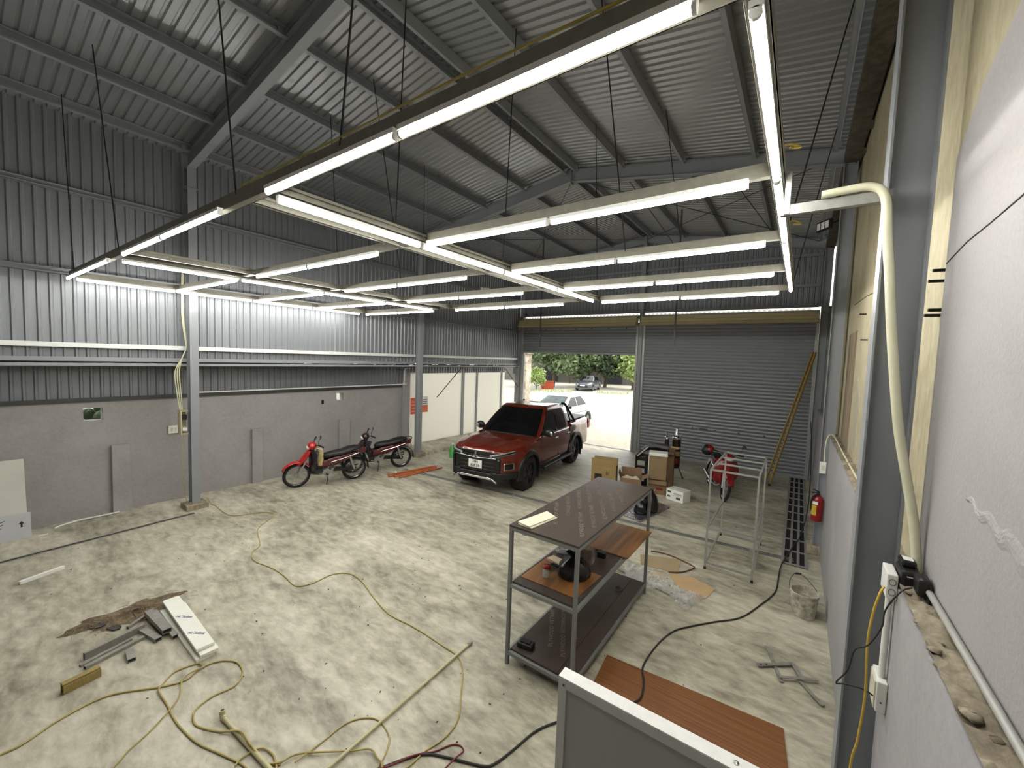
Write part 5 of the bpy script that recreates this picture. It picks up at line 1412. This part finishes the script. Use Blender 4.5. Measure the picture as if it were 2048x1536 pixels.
MB().lo((-.05, -.0, 0), (.03, .05, .18)).build('box_body', WHITE, sw, bevel=.005); MB().lo((-.03, -.004, .05), (.01, .0, .13)).build('switch', OFFW, sw)
for i, (x, y, z, s) in enumerate(((.20, 10.0, 5.75, .16), (-9.0, 11.0, 5.28, .17))):
    t = thing('floodlight', ('black floodlight on a bracket high in the right corner', 'small pale floodlight high on the left wall')[i], 'floodlight', (x, y, z), (math.radians(-50) if i == 0 else math.radians(50)))
    MB().lo((-s, -.03, -s * .6), (s, .03, s * .6)).build('lamp_body', BLACK if i == 0 else GALV, t, bevel=.01)
    for k in range(3): MB().lo((-s * .85 + k * s * .6, -.036, -s * .4), (-s * .4 + k * s * .6, -.03, s * .4)).build('led_panel', WHITE, t)
    MB().bar((0, .03, 0), (0, .25, .1), .03, .02).bar((0, .25, .1), (.12 if i == 0 else 0, .3, .1), .03, .02).build('mount_arm', BLACK, t)

# ================================================================ POSTERS ON THE PALE PANELS
OR = mat('orange_print', (226, 112, 64), .5, 0, .1, 8)
nb = thing('notice', 'white and orange printed notice on the pale panel right of the middle column', 'poster', (-9.958, 9.12, 1.12))
MB().lo((0, 0, 0), (.003, .27, .52)).build('paper', WHITE, nb)
MB().lo((.003, .01, .01), (.0045, .26, .24)).build('orange_block', OR, nb)
for k in range(3): MB().lo((.003, .04, .29 + k * .06), (.0045, .22, .31 + k * .06)).build('printed_line', INKG, nb)
nb = thing('notice', 'orange-red printed sheet on the white jamb left of the middle column', 'poster', (-9.858, 8.56, 1.12))
MB().lo((0, 0, 0), (.003, .22, .52)).build('paper', mat('orange_red_print', (222, 88, 58), .5, 0, .15, 9), nb)
for k in range(4): MB().lo((.003, .04 + .03 * (k % 2), .08 + k * .1), (.0045, .17, .10 + k * .1)).build('printed_line', OFFW, nb)

# ================================================================ THINGS ON THE MOTORBIKES
sk = thing('paper_sack', 'tan sack standing behind the leg shield of the red motorbike', 'sack', (-8.66, 4.93, .46), math.radians(-106))
rings = []
for (z, w, d) in ((0, .11, .07), (.12, .13, .085), (.28, .14, .08), (.36, .13, .05)):
    rings.append([(d * math.cos(a), w * math.sin(a), z + .02 * math.sin(3 * a) * (z > .3)) for a in [2 * math.pi * i / 14 for i in range(14)]])
loft(rings, True).build('sack_body', mat('tan_sack', (186, 168, 118), .7, 0, .15, 12, bump=.3, bscale=20), sk, True, 60)
MB().tube([(.05 * math.cos(a), .13 * math.sin(a), .362) for a in [2 * math.pi * i / 14 for i in range(14)]], .006, 6, True).build('rolled_rim', OFFW, sk, True)
hm = thing('helmet', 'black and red helmet hanging on the handlebar of the crimson motorbike', 'helmet', (-1.66, 10.42, .93), .4)
MB().ell((0, 0, .08), (.13, .15, .13), 18, 10).build('shell', BLACK, hm, True)
MB().ell((.03, -.02, .10), (.115, .135, .11), 16, 9).build('red_panel', CRED, hm, True)
MB().tube([(.09, .05, .0), (.13, .0, -.04), (.09, -.08, -.02)], .008, 6).build('chin_strap', RUBBER, hm)

# ================================================================ OUTSIDE: trees, house, tub
def crown(root, c, r, n, seed, m_, leaf=.42, nm='foliage'):
    q = random.Random(seed); m = MB(); blobs = []
    for k in range(14):
        a, b = q.uniform(0, 6.28), q.uniform(-1, 1)
        s = math.sqrt(1 - b * b); f = q.uniform(.35, .75)
        blobs.append((Vector((r[0] * s * math.cos(a) * f, r[1] * s * math.sin(a) * f, r[2] * b * f)), q.uniform(.35, .55)))
    for k in range(n):
        bc, br_ = q.choice(blobs)
        a, b = q.uniform(0, 6.28), q.uniform(-1, 1); s = math.sqrt(1 - b * b); f = q.uniform(.75, 1.05)
        p = Vector(c) + bc + Vector((r[0] * br_ * s * math.cos(a), r[1] * br_ * s * math.sin(a), r[2] * br_ * b)) * f
        t = Vector((q.uniform(-1, 1), q.uniform(-1, 1), q.uniform(-.9, .2))).normalized() * leaf * q.uniform(.7, 1.4)
        w = t.cross(Vector((q.uniform(-1, 1), q.uniform(-1, 1), q.uniform(-1, 1)))).normalized() * leaf * .28
        m.add([p, p + t * .5 + w, p + t, p + t * .5 - w], [(0, 1, 2, 3)])
    for bc, br_ in blobs:
        core = MB().ell(Vector(c) + bc, tuple(x * br_ * .45 for x in r), 8, 6); m.add(core.v, core.f)
    o_ = m.build(nm, m_, root); o_['kind'] = 'stuff'; return o_
BARK = mat('bark', (84, 70, 56), .9, 0, .25, 8, bump=.5, bscale=14)
LF = [mat('leaf_mid', (106, 124, 84), .6, 0, .35, 1.5), mat('leaf_dark', (80, 96, 68), .6, 0, .35, 1.5), mat('leaf_pale', (146, 164, 96), .6, 0, .3, 1.5)]
def tree(label, loc, h, r, n, li, seed, cz):
    t = thing('tree', label, 'tree', loc, 0, 'trees across the street')
    MB().tube(smooth_path([(0, 0, -.05), (.1, .05, h * .4), (-.05, 0, cz)], 4), [.22, .2, .19, .18, .17, .16, .15, .12, .10], 8).build('trunk', BARK, t, True)
    for k in range(3):
        a = k * 2.1 + seed; MB().tube([(.05, 0, h * .45), (math.cos(a) * r[0] * .3, math.sin(a) * r[1] * .3, cz * .8), (math.cos(a) * r[0] * .55, math.sin(a) * r[1] * .55, cz)], [.10, .07, .04], 6).build('branch', BARK, t, True)
    crown(t, (0, 0, cz), r, n, seed, LF[li]); return t
def at(px_dir, D): return (px_dir[0] * D, px_dir[1] * D, -.015)
def dr(px):   # bearing of a place across the street, degrees from the door axis
    a = math.radians(px); return (-math.sin(a), math.cos(a))
tree('leafy tree left of the grey saloon, over the orange tub', at(dr(29.4), 44), 3.0, (3.0, 3.0, 2.5), 4200, 0, 2, 3.9)
tree('leafy tree directly behind the grey saloon', at(dr(25.6), 47), 3.0, (2.8, 2.8, 2.6), 4200, 0, 3, 3.8)
tree('darker tree right of the grey saloon', at(dr(22.3), 48), 3.0, (2.8, 2.8, 2.6), 4200, 1, 4, 3.7)
tree('pale green tree at the right edge of the open doorway', at(dr(18.6), 46), 2.6, (2.0, 2.0, 2.2), 1800, 2, 5, 3.0)
bu = thing('bush', 'pale green bush at the left edge of the open doorway', 'bush', at(dr(31.7), 40))
MB().cyl((0, 0, -.05), (0, 0, .8), .06, 8).build('stem', BARK, bu)
crown(bu, (0, 0, 1.35), (.85, .85, 1.1), 1300, 8, LF[2], .22)
tub = thing('brick_planter', 'orange-red brick tub under the tree left of the grey saloon', 'planter', at(dr(30.1), 41.5), math.radians(30))
TER = mat('orange_brick', (170, 74, 46), .8, 0, .15, 6)
MB().lo((-.62, -.4, 0), (.62, .4, .72)).build('tub_wall', TER, tub, bevel=.02); MB().lo((-.66, -.44, .72), (.66, .44, .82)).build('rim', TER, tub, bevel=.01)
MB().lo((-.56, -.34, .78), (.56, .34, .83)).build('soil', SOIL, tub)
ho = thing('house', 'low shaded house with a pale blue roof behind the trees', 'house', at(dr(25.0), 58), math.radians(25))
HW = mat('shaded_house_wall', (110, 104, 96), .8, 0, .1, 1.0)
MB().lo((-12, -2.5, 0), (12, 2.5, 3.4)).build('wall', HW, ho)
MB().prism([(-3.4, 3.3), (3.0, 3.3), (3.0, 3.5), (.0, 4.9), (-3.4, 3.5)], -12.5, 12.5, 'x').build('roof', mat('pale_blue_roof', (150, 172, 182), .5, .1, .1, 1.0), ho)
for k in range(5):
    w_ = MB().lo((-9.8 + k * 4.2, -2.56, .0 if k % 2 else .9), (-7.8 + k * 4.2, -2.5, 2.4)).build('door_opening' if k % 2 else 'window', mat('dark_opening', (40, 42, 44), .5, 0, .1, 2), ho)
    MB().lo((-9.9 + k * 4.2, -2.6, 2.4), (-7.7 + k * 4.2, -2.5, 2.5)).build('lintel', HW, ho)
MB().lo((-6, -4.6, 2.3), (6, -2.5, 2.4)).build('porch_roof', mat('pale_blue_roof', (150, 172, 182), .5), ho)
for k in range(4): MB().cyl((-5.8 + k * 3.87, -4.5, 0), (-5.8 + k * 3.87, -4.5, 2.3), .06, 8).build('porch_post', BARK, ho)
r8 = random.Random(17)
m = MB()
for k in range(420):
    a = 19 + r8.random() * 14; D = 38.6 + r8.random() * 2.2 + (a - 19) * -.12; d = dr(a); p = Vector((d[0] * D, d[1] * D, -.015))
    if abs(a - 25) < 1.6: continue
    h = r8.uniform(.08, .3); t = r8.uniform(0, 6.28)
    m.add([p + Vector((.03 * math.cos(t), .03 * math.sin(t), 0)), p - Vector((.03 * math.cos(t), .03 * math.sin(t), 0)), p + Vector((r8.uniform(-.08, .08), r8.uniform(-.08, .08), h))], [(0, 1, 2)])
tag(m.build('verge_grass', LF[2]), 'thin grass along the far side of the street', 'grass', kind='stuff')
# shrubs behind the two holes in the left wall
for i, (y, z) in enumerate(((1.57, 1.5), (6.18, 1.6))):
    bu = thing('bush', ('shrub seen through the near hole in the left wall', 'shrub seen through the far hole in the left wall')[i], 'bush', (-11.0, y, -.015))
    MB().cyl((0, 0, 0), (0, 0, 1.0), .03, 8).build('stem', BARK, bu)
    crown(bu, (0, 0, z), (.35, .6, .6), 60 if i == 0 else 700, 30 + i, LF[1 if i == 0 else 2], .12)
tag(MB().lo((-14, -12, -.1), (-13.8, 13, 1.75)).build('boundary_wall', mat('pale_boundary_wall', (214, 212, 204), .8, 0, .06, 2)), 'pale boundary wall outside behind the left wall', 'wall', kind='structure')

tag(MB().lo((-16.4, -12, -.1), (-16.2, 8.0, 4.2)).build('slit_dimming_screen', mat('dark_screen_grey', (70, 70, 68), .8, 0, .1, 1)), 'added dark screen beyond the boundary wall that dims the slit in the left wall', 'wall', kind='structure')  # dark plane added outside to dim the daylight showing through the wall slit

gp = thing('gate_pillar', 'pale weathered gate pillar just outside the left edge of the doorway', 'pillar', (-10.55, 16.0, -.015))
MB().lo((-.22, -.22, 0), (.22, .22, 3.2)).build('shaft', concrete('weathered_pillar', (120, 96, 80), (196, 184, 164), (222, 214, 200), 1.6, 8, .8, .2, True), gp, bevel=.01)
MB().lo((-.28, -.28, 3.2), (.28, .28, 3.34)).build('cap', MORT, gp, bevel=.015)
r9 = random.Random(44); m = MB()
for k in range(190):
    x = r9.uniform(-9.2, .2); y = r9.uniform(.6, 9.5)
    if r9.random() < .5: x, y = r9.uniform(-5, -1), r9.uniform(1.5, 6.5)
    s_ = r9.uniform(.003, .010); a = r9.uniform(0, 3.14)
    m.box((x, y, .003), (s_ * 2.2, s_, .004), (0, 0, a))
tag(m.build('floor_debris', mat('dark_debris', (62, 54, 42), .9, 0, .4, 30)), 'tiny dark chips and dust specks scattered over the floor', 'debris', kind='stuff')
